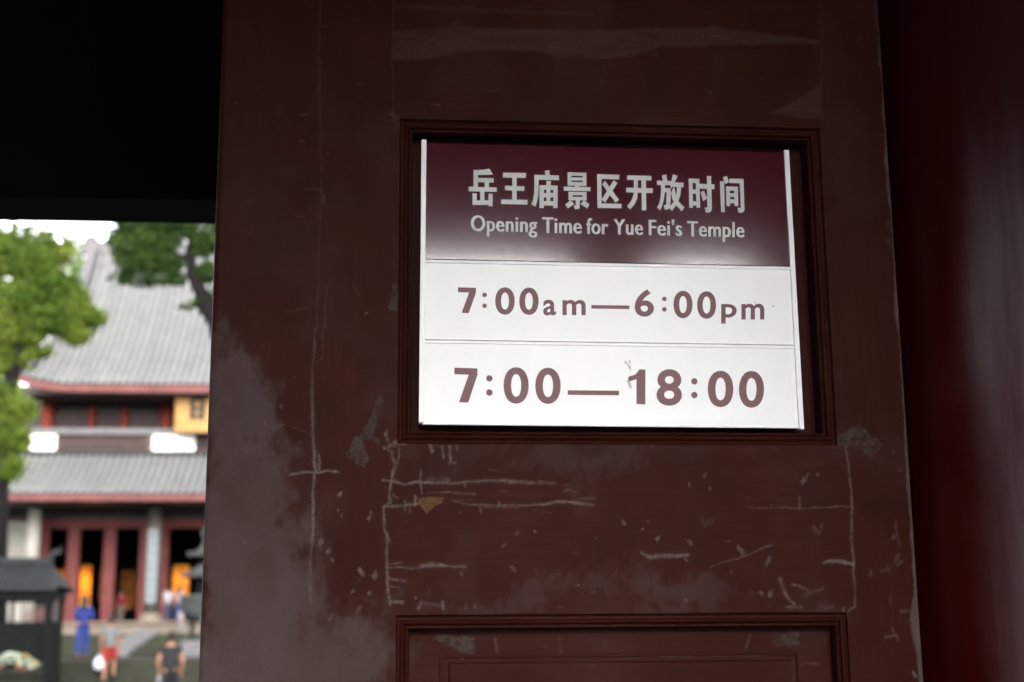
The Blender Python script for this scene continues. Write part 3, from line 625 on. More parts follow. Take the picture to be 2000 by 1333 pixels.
# roofs
def roof_fn(Y0, z0, Y1, z1, p): return lambda s: (Y0+(Y1-Y0)*s, z0+(z1-z0)*(.55*s+.45*s**p))
low = roof_fn(67.2, 8.98, 71.4, 11.32, 1.7); upp = roof_fn(69.0, 14.62, 79.0, 24.1, 1.8)
XE1 = 17.5; XE2 = HX-at(34, 735, 69).x
sg = .60; yg, zg = upp(sg)
# gable foot: walk along the slope until it meets the sight line of the photo
XG = HX-at(150, 576, yg).x
def slope(fn, xe, xg, sgb, front, name, roofname, side=0, nrow=.37):
    """front slope of a hip roof: slab of pan tiles with cover-tile rows on it"""
    n = 10
    def smax(x):
        ax = abs(x)
        return 1.0 if ax <= xg else max(.0, (xe-ax)/(xe-xg))*sgb
    mb = MB(); xs = np.linspace(-xe, xe, 81)
    grid = []
    for x in xs:
        sm = smax(x); lift = .5*max(0, (abs(x)-xe*.72)/(xe*.28))**2
        grid.append([(HX+x, fn(sm*q/n)[0], fn(sm*q/n)[1]+lift*(1-q/n)) for q in range(n+1)])
    V = [p for g in grid for p in g]; F = []
    for i in range(80):
        for q in range(n): a_ = i*(n+1)+q; F.append((a_, a_+n+1, a_+n+2, a_+1))
    nv = len(V); V2 = [(x, y+.02, z-.09) for x, y, z in V]
    mb.add(V+V2, F+[tuple(nv+i for i in f[::-1]) for f in F]+[(i*(n+1), nv+i*(n+1), nv+(i+1)*(n+1), (i+1)*(n+1)) for i in range(80)])
    rf = hpart(roofname, mb, M['pan'], smooth=True)
    k = int(xe/nrow)
    for i in range(-k, k+1):
        x = i*nrow; sm = smax(x)
        if sm < .04: continue
        lift = .5*max(0, (abs(x)-xe*.72)/(xe*.28))**2
        m2 = MB(); V = []; nn = 7; r = .096+random.uniform(-.006, .006)
        for q in range(nn+1):
            y, z = fn(sm*q/nn); z += lift*(1-q/nn)
            for t in (-1, -.6, 0, .6, 1): V.append((HX+x+r*t+random.uniform(-.006, .006), y-.05*(q == 0), z+.005+r*1.1*math.sqrt(max(0, 1-t*t))))
        m2.add(V, [(q*5+t, q*5+t+1, q*5+t+6, q*5+t+5) for q in range(nn) for t in range(4)]+[(0, 1, 2, 3, 4)])
        hpart('tile_row', m2, M['tile'], rf, smooth=True)
    return rf
rf1 = slope(low, XE1, XE1-4.2, 1.0, True, '', 'lower_roof')
rf2 = slope(upp, XE2, XG, sg, True, '', 'upper_roof')
# rear and side slopes close the roofs
mb = MB(); y1, z1 = upp(1)
for s_ in (-1, 1):
    cx = [HX+s_*XE2, HX+s_*XG]
    mb.add([(cx[0], 69, 15.1), (cx[1], yg, zg), (cx[1], 158-yg, zg), (cx[0], 89, 15.1)], [(0, 1, 2, 3)])
    mb.add([(cx[1]-s_*.6, yg, zg-.2), (cx[1]-s_*.6, y1, z1-.2), (cx[1]-s_*.6, 158-yg, zg-.2)], [(0, 1, 2)])
mb.add([(HX-XE2, 89, 14.6), (HX+XE2, 89, 14.6), (HX+XG, 79, 24.1), (HX-XG, 79, 24.1)], [(0, 1, 2, 3)])
mb.add([(HX-XE1, 91, 8.98), (HX+XE1, 91, 8.98), (HX+XE1-4.2, 87, 11.3), (HX-XE1+4.2, 87, 11.3)], [(0, 1, 2, 3)])
for s_ in (-1, 1): mb.add([(HX+s_*XE1, 67.2, 9.4), (HX+s_*(XE1-4.2), 71.4, 11.3), (HX+s_*(XE1-4.2), 87, 11.3), (HX+s_*XE1, 91, 9.4)], [(0, 1, 2, 3)])
hpart('rear_roof', mb, M['pan'])
mb = MB().box(HX-XG-.3, HX+XG+.3, 78.8, 79.2, 24.0, 24.75)
hpart('main_ridge', mb, M['greystone'], rf2, bevel=.05)
for s_ in (-1, 1):
    hpart('ridge_ornament', MB().add([(HX+s_*(XG+.3)+dx, 78.75+dy, z) for dy in (0, .5) for dx, z in ((-.5, 24.0), (.5, 24.0), (.6, 24.7), (.3, 25.15), (-.3, 25.0), (-.3, 24.7))],
        [(0,1,2,3,4,5), (11,10,9,8,7,6)]+[(i, (i+1) % 6+0, (i+1) % 6+6, i+6) for i in range(6)]), M['greystone'], rf2)
    pts = [(HX+s_*(XG+.1), upp(q)[0], upp(q)[1]+.3) for q in np.linspace(sg, 1, 7)]
    hpart('gable_ridge', MB().tube(pts, .28, 6), M['greystone'], rf2)
    pts = [(HX+s_*(XG+(XE2-XG)*(1-q)), upp(sg*q)[0], upp(sg*q)[1]+.25+.5*(1-q)**3) for q in np.linspace(0, 1, 7)]
    hpart('hip_ridge', MB().tube(pts, .22, 6), M['greystone'], rf2)
    pts = [(HX+s_*(XE1-4.2*q), low(q)[0], low(q)[1]+.2+.5*(1-q)**3) for q in np.linspace(0, 1, 6)]
    hpart('hip_ridge', MB().tube(pts, .2, 6), M['greystone'], rf1)
def fascia(xe, fn, h, parent):
    y, z = fn(0); mb = MB(); xs = np.linspace(-xe, xe, 41); V = []
    for x in xs:
        lift = .5*max(0, (abs(x)-xe*.72)/(xe*.28))**2
        V += [(HX+x, y-.03, z-.10+lift), (HX+x, y-.03, z-h+lift), (HX+x, y+.06, z-h+lift), (HX+x, y+.06, z-.10+lift)]
    mb.add(V, [(i*4+a, i*4+(a+1) % 4, i*4+4+(a+1) % 4, i*4+4+a) for i in range(40) for a in range(4)]+[(0, 1, 2, 3), (163, 162, 161, 160)])
    return hpart('fascia_board', mb, M['fascia'], parent)
fascia(XE1, low, .40, rf1); fascia(XE2, upp, .46, rf2)
hpart('soffit', MB().box(HX-XE1+.4, HX+XE1-.4, 67.5, 72, 8.55, 8.62), M['darkwood'])
hpart('soffit', MB().box(HX-XE2+.4, HX+XE2-.4, 69.3, 74, 14.12, 14.2), M['darkwood'])
# ridge wall between the roofs
XW = XE1-4.2
hpart('ridge_wall', MB().box(HX-XW, HX+XW, 71.3, 71.8, 11.0, 12.33), M['lattice'])
hpart('ridge_cap', MB().box(HX-XW-.1, HX+XW+.1, 71.1, 71.95, 12.34, 12.66), M['greystone'], bevel=.05)
hpart('ridge_foot', MB().box(HX-XW, HX+XW, 71.2, 71.5, 11.2, 11.5), M['tiledark'])
blocks = [(at(298, 860, 71.2).x, at(381, 860, 71.2).x), (at(58, 860, 71.2).x, at(110, 860, 71.2).x)]
blocks += [(2*HX-b_, 2*HX-a_) for a_, b_ in blocks]
zb0, zb1 = at(340, 881, 71.2).z, at(340, 849, 71.2).z
for a_, b_ in blocks: hpart('plaster_block', MB().box(a_, b_, 71.18, 71.29, zb0, zb1), M['plaster'], bevel=.03)
edges = sorted([HX-XW]+[q for b_ in blocks for q in b_]+[HX+XW])
mb = MB()
for a_, b_ in zip(edges[0::2], edges[1::2]):
    x = a_+.12
    while x < b_-.45:
        for r_ in range(2):
            z = zb0+.04+r_*.42
            mb.tube([(x, 71.26, z), (x+.21, 71.2, z+.19), (x+.42, 71.26, z)], .045, 5); mb.tube([(x, 71.26, z+.36), (x+.21, 71.2, z+.17), (x+.42, 71.26, z+.36)], .045, 5)
        x += .44
o = hpart('pierced_tilework', mb, M['darkwood'])
for z_ in (zb0-.07, zb1+.03): hpart('ridge_moulding', MB().box(HX-XW, HX+XW, 71.19, 71.295, z_, z_+.06), M['darkwood']); o['kind'] = 'stuff'
# upper storey
hpart('upper_wall', MB().box(HX-15.6, HX+15.6, 73.2, 73.6, 12.3, 15.2), M['darkwood'])
uposts = [at(px, 800, 72.8).x for px in (94, 180, 243, 326)]; urad = [.34, .17, .17, .34]
uposts += [2*HX-x for x in uposts]; urad += urad
for x, r in zip(uposts, urad): hpart('upper_post', MB().lathe([(r, 12.3), (r, 14.12)], (x, 72.9, 0), 14), M['redup'], smooth=True)
xs = sorted(uposts)
for a_, b_ in zip(xs[:-1], xs[1:]):
    fr = hpart('lattice_window', MB().box(a_+.3, b_-.3, 73.08, 73.18, 12.4, 13.75), M['lattice'])
    mb = MB()
    for x in np.arange(a_+.36, b_-.36, .16): mb.box(x, x+.035, 73.03, 73.078, 12.42, 13.72)
    for z in np.arange(12.5, 13.7, .16): mb.box(a_+.32, b_-.32, 73.0, 73.028, z, z+.035)
    o = hpart('lattice_bars', mb, M['darkwood'], fr); o['kind'] = 'stuff'
# plaque, tilted forward under the eave
PL = at(345, 770, 70.2); PZ0, PZ1 = at(370, 845, 70.2).z, at(370, 772, 70.2).z
plq = hpart('plaque', MB().box(PL.x+.12, 2*HX-PL.x-.12, 70.05, 70.2, PZ0+.1, PZ1-.1), M['gold'], label='gold name plaque with dark characters')
mb = MB()
for x0_, x1_, z0_, z1_ in ((PL.x, 2*HX-PL.x, PZ0, PZ0+.1), (PL.x, 2*HX-PL.x, PZ1-.1, PZ1), (PL.x, PL.x+.12, PZ0+.1, PZ1-.1), (2*HX-PL.x-.12, 2*HX-PL.x, PZ0+.1, PZ1-.1)): mb.box(x0_, x1_, 70.0, 70.22, z0_, z1_)
hpart('plaque_frame', mb, M['gold'], plq)
cx0, cx1 = at(371, 800, 70).x, at(400, 800, 70).x; cz0, cz1 = at(385, 820, 70).z, at(385, 778, 70).z
mb = MB().box(cx0, cx0+.24, 70.0, 70.04, cz0, cz1).box(cx1-.24, cx1, 70.0, 70.04, cz0, cz1)
for z in (cz1-.14, (cz0+cz1)/2-.06, cz0+.10): mb.box(cx0+.24, cx1-.24, 70.0, 70.04, z-.03, z+.16)
hpart('character', mb, M['black'], plq)
# lower storey
hpart('door_lintel', MB().box(HX-16.4, HX+16.4, 71.8, 72.1, at(200, 1032, 72).z, at(200, 1016, 72).z), M['redpost'])
hpart('frieze', MB().box(HX-16.4, HX+16.4, 72.1, 72.3, at(200, 1016, 72).z, 8.55), M['darkwood'])
lposts = [(at(142, 1110, 72).x, .30), (at(213, 1110, 72).x, .30), (at(282, 1110, 72).x, .27), (at(318, 1110, 72).x, .26), (at(85, 1110, 72).x, .22)]
for x, r in lposts+[(2*HX-x, r) for x, r in lposts]:
    hpart('door_post', MB().box(x-r, x+r, 71.85, 72.2, POD, at(200, 1031, 72).z), M['redpost'], bevel=.04)
def couplet(x):
    c = hpart('stone_column', MB().lathe([(.36, POD+.5), (.35, 8.5)], (x, 70, 0), 16), M['colstone'], smooth=True)
    hpart('column_base', MB().lathe([(.62, POD), (.62, POD+.18), (.52, POD+.22), (.52, POD+.45), (.42, POD+.5)], (x, 70, 0), 16), M['pale'], c, smooth=True)
    b_ = hpart('couplet_board', MB().box(x-.24, x+.24, 69.60, 69.655, POD+1.0, at(300, 1035, 70).z), coup, c)
    mb = MB(); z = POD+1.2
    while z < at(300, 1045, 70).z:
        for dx, w_ in ((-.10, .05), (.0, .04), (.09, .05)): mb.box(x+dx-w_, x+dx+w_*.6, 69.58, 69.598, z, z+.10)
        mb.box(x-.14, x+.14, 69.585, 69.599, z+.16, z+.22); z += .42
    o = hpart('couplet_brushwork', mb, coupink, b_); o['kind'] = 'stuff'
coup = mat('pale couplet board', (.10, .11, .108), .7, var=.15, scale=6); coupink = mat('blue grey ink', (.05, .065, .10), .7)
xc = at(299, 1110, 70).x
couplet(xc); couplet(2*HX-xc)
xp = at(63, 1080, 70).x
for x in (xp, 2*HX-xp): hpart('stone_column', MB().lathe([(.34, POD), (.33, 8.5)], (x, 70, 0), 16), M['oldplaster'], smooth=True)
for a_, b_ in ((HX-XE1+.6, xp-.5), (2*HX-xp+.5, HX+XE1-.6)):
    hpart('end_wall', MB().box(a_, b_, 71.6, 71.9, POD, 7.98), M['oldplaster'])
hpart('inner_wall', MB().box(HX-16.5, HX+16.5, 86, 86.4, POD, 12.3), M['gatewood'])
hpart('inner_wall', MB().box(HX-16.9, HX-16.5, 72.3, 86.4, POD, 12.3), M['gatewood'])
hpart('inner_wall', MB().box(HX+16.5, HX+16.9, 72.3, 86.4, POD, 12.3), M['gatewood'])
hpart('inner_ceiling', MB().box(HX-16.9, HX+16.9, 72.35, 86.4, 8.7, 8.9), M['gatewood'])
# lit yellow altar hangings inside
gl = 0
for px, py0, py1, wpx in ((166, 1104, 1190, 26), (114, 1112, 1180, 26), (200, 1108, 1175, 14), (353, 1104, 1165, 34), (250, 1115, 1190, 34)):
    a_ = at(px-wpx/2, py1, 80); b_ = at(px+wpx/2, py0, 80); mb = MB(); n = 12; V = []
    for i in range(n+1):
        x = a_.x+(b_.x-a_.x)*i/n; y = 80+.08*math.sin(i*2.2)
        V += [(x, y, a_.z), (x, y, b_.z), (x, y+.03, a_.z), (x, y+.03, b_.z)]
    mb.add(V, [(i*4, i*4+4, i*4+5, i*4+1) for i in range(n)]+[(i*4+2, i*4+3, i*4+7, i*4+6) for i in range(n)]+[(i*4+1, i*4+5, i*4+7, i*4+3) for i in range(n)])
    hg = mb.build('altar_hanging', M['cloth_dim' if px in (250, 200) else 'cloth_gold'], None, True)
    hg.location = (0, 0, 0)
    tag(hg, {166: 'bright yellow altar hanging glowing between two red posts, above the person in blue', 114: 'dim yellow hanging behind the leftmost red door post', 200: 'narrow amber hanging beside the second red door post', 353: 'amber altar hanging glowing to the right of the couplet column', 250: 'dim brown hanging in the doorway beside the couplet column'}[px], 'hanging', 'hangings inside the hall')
    if px in (166, 353, 200, 114):
        l = bpy.data.lights.new('altar_lamp', 'POINT'); l.energy = {166: 13, 353: 6, 200: 2, 114: 2}[px]; l.color = (1, .62, .25); l.shadow_soft_size = .3
        lo_ = bpy.data.objects.new('altar_lamp', l); COL.objects.link(lo_); lo_.location = ((a_.x+b_.x)/2, 79.2, b_.z-.7)

# ------------------------------------------------------------------ bronze burner tower on the terrace
BX = at(408, 1100, 50).x
burner = empty('incense_burner', (BX, 50, 1.35)); tag(burner, 'tall grey bronze incense burner tower with tiered roofs, half hidden by the door', 'incense burner')
MB().lathe([(1.1, 0), (1.1, .25), (.95, .3), (.95, .55)], n=8).build('plinth', M['greystone'], burner)
for k in range(3):
    th = k*2*math.pi/3+.5; MB().tube([(.75*math.cos(th), .75*math.sin(th), .5), (.62*math.cos(th), .62*math.sin(th), 1.0), (.7*math.cos(th), .7*math.sin(th), 1.4)], [.12, .1, .16], 8).build('leg', M['bronze'], burner, True)
MB().lathe([(.3, 1.2), (.75, 1.3), (.92, 1.6), (.9, 1.9), (1.0, 2.02), (1.0, 2.12), (.6, 2.14)], n=24).build('bowl', M['bronze'], burner, True)
def tier(z, r, h, hb):
    MB().lathe([(r*.42, z), (r*.42, z+hb)], n=6).build('lantern_stage', M['darkmetal'], burner)
    o = MB().lathe([(r*1.02, z+hb+.08), (r*1.0, z+hb), (r*.62, z+hb+h*.4), (r*.34, z+hb+h)], n=6).build('tier_roof', M['bronze'], burner)
    for k in range(6):
        th = k*math.pi/3; MB().tube([(r*.34*math.cos(th), r*.34*math.sin(th), z+hb+h), (r*.64*math.cos(th), r*.64*math.sin(th), z+hb+h*.42), (r*1.05*math.cos(th), r*1.05*math.sin(th), z+hb+.12)], .035, 5).build('tier_rib', M['bronze'], o)
tier(2.14, .95, .42, .62); tier(3.1, .75, .35, .4)
MB().lathe([(.26, 3.8), (.30, 3.95), (.18, 4.05), (.30, 4.25), (.30, 4.4), (.12, 4.55), (.03, 4.7)], n=16).build('finial', M['bronze'], burner, True)

# ------------------------------------------------------------------ dark shelter at the left
SH0, SH1 = at(-60, 1145, 32), at(118, 1145, 32)
sx0, sx1 = SH0.x, SH1.x; shm = (sx0+sx1)/2
shelter = empty('candle_shelter', (shm, 32, .2)); tag(shelter, 'small dark tile-roofed candle shelter standing below the hall at the left', 'shelter')
zr, ze = at(60, 1100, 32).z-.2, at(100, 1148, 32).z-.2
hw = (sx1-sx0)/2
mb = MB()
for s_ in (-1, 1): mb.add([(-hw-.12, s_*.85, ze), (hw+.12, s_*.85, ze), (hw-.25, 0, zr), (-hw+.25, 0, zr), (-hw-.12, s_*.85, ze-.09), (hw+.12, s_*.85, ze-.09), (hw-.25, 0, zr-.09), (-hw+.25, 0, zr-.09)], [(0,1,2,3),(7,6,5,4),(0,4,5,1),(1,5,6,2),(2,6,7,3),(3,7,4,0)])
for s_ in (-1, 1): mb.add([(s_*(hw+.12), -.85, ze), (s_*(hw+.12), .85, ze), (s_*(hw-.25), 0, zr)], [(0, 1, 2)])
rf = mb.build('roof', M['tiledark'], shelter)
for x in np.arange(-hw, hw+.01, .13):
    m2 = MB().tube([(x, -.87, ze+.02), (x*.9, -.45, (ze+zr)/2+.01), (x*.84, -.03, zr)], .035, 6); m2.build('tile_row', M['tiledark'], rf, True)
MB().box(-hw+.2, hw-.2, -.07, .07, zr-.02, zr+.12).build('roof_ridge', M['tiledark'], rf)
for s_ in (-1, 1): MB().tube([(s_*(hw-.3), 0, zr+.05), (s_*(hw-.18), 0, zr+.24), (s_*(hw-.05), 0, zr+.26), (s_*(hw-.02), 0, zr+.38)], [.09, .08, .06, .03], 8).build('ridge_ornament', M['tiledark'], rf, True)
for x in (-hw+.1, hw-.1):
    for y in (-.6, .6): MB().box(x-.06, x+.06, y-.06, y+.06, 0, ze-.05).build('post', M['darkmetal'], shelter)
MB().box(-hw, hw, -.7, .7, ze-.32, ze-.1).build('header', M['darkmetal'], shelter)
zt = at(60, 1216, 32).z-.2
MB().box(-hw+.05, hw-.05, -.55, .55, 0, zt).build('plinth', M['darkmetal'], shelter)
for px in (10, 25, -10, -25, -40): x = at(px, 1190, 31.5).x-shm; MB().box(x-.035, x+.035, -.55, -.5, zt, ze-.3).build('bar', M['darkmetal'], shelter)
x0_, x1_ = at(66, 1190, 31.5).x-shm, at(112, 1190, 31.5).x-shm
MB().box(x0_, x1_, -.45, -.38, zt, ze-.3).build('side_panel', M['darkwood'], shelter)
for k in range(5):
    MB().lathe([(.02, zt), (.02, zt+.26+.05*(k % 2))], (x0_-.1+k*.11, -.52, 0), 8).build('candle', M['fascia'], shelter)

# flowers in a dark trough
FX0, FX1 = at(-30, 1300, 22).x, at(74, 1300, 22).x
fz = at(35, 1312, 22).z
tr = empty('flower_trough', ((FX0+FX1)/2, 22, .2)); tag(tr, 'dark stone trough holding pale flowers at the bottom left', 'planter')
hw = (FX1-FX0)/2
MB().box(-hw, hw, -.35, .35, .0, fz-.2).box(-hw-.04, hw+.04, -.4, .4, fz-.26, fz-.19).build('trough', M['stepdark'], tr, bevel=.01)
fl = empty('flower_bed', ((FX0+FX1)/2, 22, fz)); tag(fl, 'pale white and yellow flowers massed in the dark stone trough', 'flowers')
cols = [mat('white petals', (.22, .24, .20), .6), mat('yellow petals', (.24, .15, .025), .6), mat('pale green leaves', (.05, .08, .035), .6), mat('pink petals', (.22, .07, .06), .6)]
for ci, cnt in ((0, 70), (1, 16), (2, 90), (3, 14)):
    mb = MB()
    for k in range(cnt):
        x = random.uniform(-hw+.03, hw-.03); h_ = .30*(1-(x/hw)**2*.7)*random.uniform(.35, 1); y = random.uniform(-.3, .3)
        if ci == 3: h_ *= .3
        c_ = Vector((x, y, h_)); r_ = random.uniform(.02, .04)
        for q in range(5 if ci != 2 else 3):
            th = q*2*math.pi/(5 if ci != 2 else 3)+random.random(); d_ = Vector((math.cos(th), math.sin(th)*.6, .5*random.uniform(-.4, 1))).normalized(); e_ = d_.cross(Vector((0, -1, .3))).normalized()*r_*.5
            mb.add([c_, c_+d_*r_*.6+e_, c_+d_*r_*1.3, c_+d_*r_*.6-e_], [(0, 1, 2, 3)])
    me = bpy.data.meshes.new('f'); me.from_pydata(mb.v, [], mb.f)
    o = link('leaves' if ci == 2 else 'blossom', me, cols[ci], fl); o['kind'] = 'stuff'

# ------------------------------------------------------------------ trees
def tree(name, label, base, trunk, limbs, clumps, lm, leaf, n_total, group=None):
    t = empty(name, base); tag(t, label, 'tree', group)
    b_ = Vector(base)
    mb = MB().tube([Vector(p)-b_ for p, r in trunk], [r for p, r in trunk], 10)
    MBt = mb.build('trunk', M['bark'], t, True)
    for L_ in limbs: MB().tube([Vector(p)-b_ for p, r in L_], [r for p, r in L_], 7).build('limb', M['bark'], t, True)
    wsum = sum(r**2*w_ for c, r, w_ in clumps)
    P = []; tint = []
    for c, r, w_ in clumps:
        k = max(8, int(n_total*r*r*w_/wsum)); nt_ = max(4, int(k/22)); base_t = random.uniform(.1, .75)
        # twigs: tight sprays of leaves round points in the clump's shell
        for q in range(nt_):
            d_ = RNG.normal(size=3); d_ /= np.linalg.norm(d_); rr = r*RNG.random()**.45
            cc = np.array(c)-np.array(base)+d_*rr*np.array([1, .9, .8])
            m_ = 22; P.append(cc+RNG.normal(size=(m_, 3))*r*.19*np.array([1, 1, .6])); tint.append(np.clip(base_t+.3*d_[2]*0+RNG.normal(size=m_)*.22+RNG.normal()*.15, 0, 1))
    P = np.concatenate(P); tint = np.concatenate(tint); n = len(P)
    ax = RNG.normal(size=(n, 3)); ax /= np.linalg.norm(ax, axis=1)[:, None]
    nb = RNG.normal(size=(n, 3))+np.array([0, 0, .8]); bb = np.cross(ax, nb); bb /= np.linalg.norm(bb, axis=1)[:, None]
    ln = leaf*RNG.uniform(.6, 1.3, (n, 1)); wd = ln*.42
    V = np.stack([P-ax*ln*.5, P+bb*wd*.5, P+ax*ln*.5, P-bb*wd*.5], 1).reshape(-1, 3)
    me = bpy.data.meshes.new('crown'); me.vertices.add(n*4); me.vertices.foreach_set('co', V.ravel())
    me.loops.add(n*4); me.loops.foreach_set('vertex_index', np.arange(n*4, dtype=np.int32))
    me.polygons.add(n); me.polygons.foreach_set('loop_start', np.arange(0, n*4, 4, dtype=np.int32)); me.polygons.foreach_set('loop_total', np.full(n, 4, np.int32))
    a_ = me.attributes.new('tint', 'FLOAT', 'FACE'); a_.data.foreach_set('value', tint.astype(np.float32))
    me.update(calc_edges=True)
    link('crown', me, lm, t)
    return t
def cl(px, py, rp, Y, w_=1.0, dy=0):          # clump from a measured spot, its radius in photo pixels
    p = at(px, py, Y+dy); return (tuple(p), rp*(Y+dy+DIST)/FPX, w_)
Y = 40
tb = at(-10, 1180, Y); tb.z = 1.35
T = lambda px, py, dy=0: tuple(at(px, py, Y+dy))
tree('camphor_tree', 'bright green camphor tree leaning in at the left in front of the hall roof', tuple(tb),
     [(tuple(tb), .42), (T(-8, 1000), .34), (T(2, 850), .28), (T(22, 740), .22), (T(38, 670), .17), (T(60, 600), .10), (T(75, 540), .05)],
     [[(T(30, 700), .13), (T(90, 650), .08), (T(150, 640), .04), (T(190, 630), .02)], [(T(22, 740), .12), (T(-30, 650), .08), (T(-60, 580), .04)], [(T(60, 600), .08), (T(110, 560), .05), (T(130, 520), .03)], [(T(0, 860), .10), (T(30, 820), .05), (T(50, 800), .03)], [(T(-5, 950), .1), (T(30, 900), .05)]],
     [cl(20, 500, 46, Y), cl(70, 520, 48, Y), cl(-40, 520, 60, Y), cl(110, 560, 45, Y), cl(40, 590, 55, Y), cl(100, 620, 48, Y), cl(150, 612, 34, Y, 1.2), cl(182, 622, 24, Y, 1.2), cl(150, 650, 28, Y, 1), cl(60, 650, 36, Y), cl(10, 640, 45, Y), cl(-40, 640, 60, Y), cl(125, 500, 22, Y, .6), cl(150, 665, 16, Y, .8),
      cl(5, 770, 36, Y, 1.2), cl(30, 800, 36, Y, 1.2), cl(10, 850, 42, Y, 1.2), cl(38, 860, 26, Y, 1.2), cl(5, 915, 34, Y, 1.2), cl(26, 905, 22, Y, 1), cl(-40, 800, 60, Y), cl(-10, 720, 30, Y), cl(18, 695, 26, Y), cl(75, 685, 22, Y), cl(-25, 700, 40, Y), cl(48, 705, 16, Y), cl(10, 482, 26, Y), cl(60, 478, 24, Y), cl(100, 482, 20, Y), cl(35, 520, 26, Y), cl(35, 672, 16, Y), cl(5, 700, 26, Y), cl(95, 520, 26, Y), cl(20, 462, 20, Y, .8), cl(-5, 448, 16, Y, .6), cl(30, 444, 13, Y, .45), cl(62, 447, 12, Y, .45), cl(95, 452, 13, Y, .5), cl(120, 460, 12, Y, .4), cl(145, 470, 10, Y, .3), cl(52, 458, 16, Y, .7), cl(85, 464, 18, Y, .7), cl(-20, 470, 30, Y), cl(20, 505, 30, Y), cl(128, 478, 14, Y, .5), cl(150, 580, 26, Y), cl(75, 560, 30, Y), cl(125, 640, 24, Y), cl(70, 640, 26, Y), cl(12, 670, 22, Y), cl(60, 690, 18, Y), cl(-5, 965, 16, Y, .5), cl(64, 800, 12, Y, .6)],
     M['leaf'], .13, 110000, 'camphor trees in the court')
Y = 41
tb = at(455, 1180, Y); tb.z = 1.35
tree('camphor_tree', 'dark green camphor tree with a bent black trunk, close to the door edge', tuple(tb),
     [(tuple(tb), .45), (T(462, 950), .38), (T(448, 740), .32), (T(425, 640), .27), (T(398, 585), .24), (T(378, 540), .20), (T(370, 500), .16), (T(378, 455), .13), (T(385, 400), .1)],
     [[(T(372, 510), .1), (T(330, 490), .07), (T(280, 480), .04), (T(235, 490), .02)], [(T(380, 450), .1), (T(320, 420), .06), (T(260, 410), .03)], [(T(398, 585), .09), (T(375, 600), .05), (T(345, 603), .02)], [(T(430, 640), .14), (T(470, 560), .1), (T(500, 480), .06)]],
     [cl(250, 480, 30, Y, 1.1), cl(285, 470, 34, Y, 1.1), cl(320, 470, 34, Y, 1.1), cl(300, 510, 34, Y, 1.1), cl(260, 520, 26, Y), cl(335, 515, 28, Y), cl(300, 430, 40, Y, 1.1), cl(350, 440, 40, Y, 1.1), cl(400, 480, 30, Y, 1.1), cl(408, 530, 26, Y, 1.1), cl(370, 400, 50, Y), cl(260, 420, 26, Y), cl(240, 545, 14, Y, .5), cl(385, 592, 14, Y, .7), cl(360, 602, 12, Y, .6), cl(395, 608, 12, Y, .6), cl(450, 450, 60, Y), cl(500, 520, 60, Y), cl(420, 580, 18, Y), cl(215, 540, 10, Y, .4), cl(345, 545, 20, Y), cl(250, 545, 20, Y, .8), cl(290, 548, 22, Y, .8), cl(325, 548, 18, Y, .8), cl(222, 470, 14, Y, .7), cl(232, 505, 16, Y, .8), cl(226, 455, 16, Y, .7), cl(250, 440, 24, Y)],
     M['leafdark'], .13, 55000, 'camphor trees in the court')
Y = 100
tb = at(100, 1100, Y); tb.z = -.3
tree('camphor_tree', 'pale fresh green tree rising beyond the end of the hall roof', tuple(tb),
     [(tuple(tb), .8), (T(105, 800), .6), (T(115, 600), .35), (T(125, 520), .15)], [[(T(110, 640), .3), (T(60, 540), .1)], [(T(112, 620), .3), (T(160, 520), .1)]],
     [cl(150, 520, 28, Y), cl(120, 490, 26, Y), cl(80, 500, 34, Y), cl(30, 510, 40, Y), cl(155, 560, 26, Y), cl(110, 570, 50, Y), cl(40, 600, 70, Y), cl(-40, 560, 60, Y), cl(168, 545, 16, Y), cl(95, 468, 18, Y, .8), cl(10, 470, 20, Y), cl(130, 470, 14, Y, .8), cl(165, 500, 16, Y), cl(172, 525, 14, Y), cl(150, 485, 18, Y)],
     M['leafpale'], .3, 16000, 'camphor trees in the court')
# unseen trees added to cut low sky light; sign and column mirror them
cls = []; lim = []
for k in range(9):
    x = -34+8.2*k+random.uniform(-1, 1); y = -38+random.uniform(-1.5, 1.5); h_ = 12.8+random.uniform(-.5, .5)
    lim.append([((x, y, -.3), .28), ((x+.1, y, h_*.5), .2), ((x, y, h_*.8), .08)])
    cls += [((x+random.uniform(-3, 3), y+random.uniform(-1.5, 1.5), h_*(.22+.62*(q/13))), random.uniform(1.7, 2.3), 1) for q in range(14)]
t = tree('light_block_trees', 'dense line of trees added unseen behind the camera to cut low sky light', (0, -38, -.3), lim[4], lim[:4]+lim[5:], cls, M['leafdark'], .9, 80000)
tag(t, kind='stuff'); del t['category']

# ------------------------------------------------------------------ people
def skin_mesh(name, verts, edges, radii, root=0, sub=2):
    me = bpy.data.meshes.new(name); me.from_pydata(verts, edges, [])
    o = bpy.data.objects.new(name, me); COL.objects.link(o)
    sm = o.modifiers.new('skin', 'SKIN'); sm.use_smooth_shade = True
    for i, d_ in enumerate(me.skin_vertices[0].data):
        r = radii[i]; d_.radius = r if isinstance(r, tuple) else (r, r); d_.use_root = (i == root)
    s2_ = o.modifiers.new('sub', 'SUBSURF'); s2_.levels = sub; s2_.render_levels = sub
    dg = bpy.context.evaluated_depsgraph_get()
    out = bpy.data.meshes.new_from_object(o.evaluated_get(dg)); bpy.data.objects.remove(o); bpy.data.meshes.remove(me)
    out.name = name; out.polygons.foreach_set('use_smooth', [True]*len(out.polygons)); return out
def chain(V, E, Rr, pts, rads, start=None):
    prev = start
    for p, r in zip(pts, rads):
        V.append(tuple(p)); Rr.append(r); i = len(V)-1
        if prev is not None: E.append((prev, i))
        prev = i
    return prev
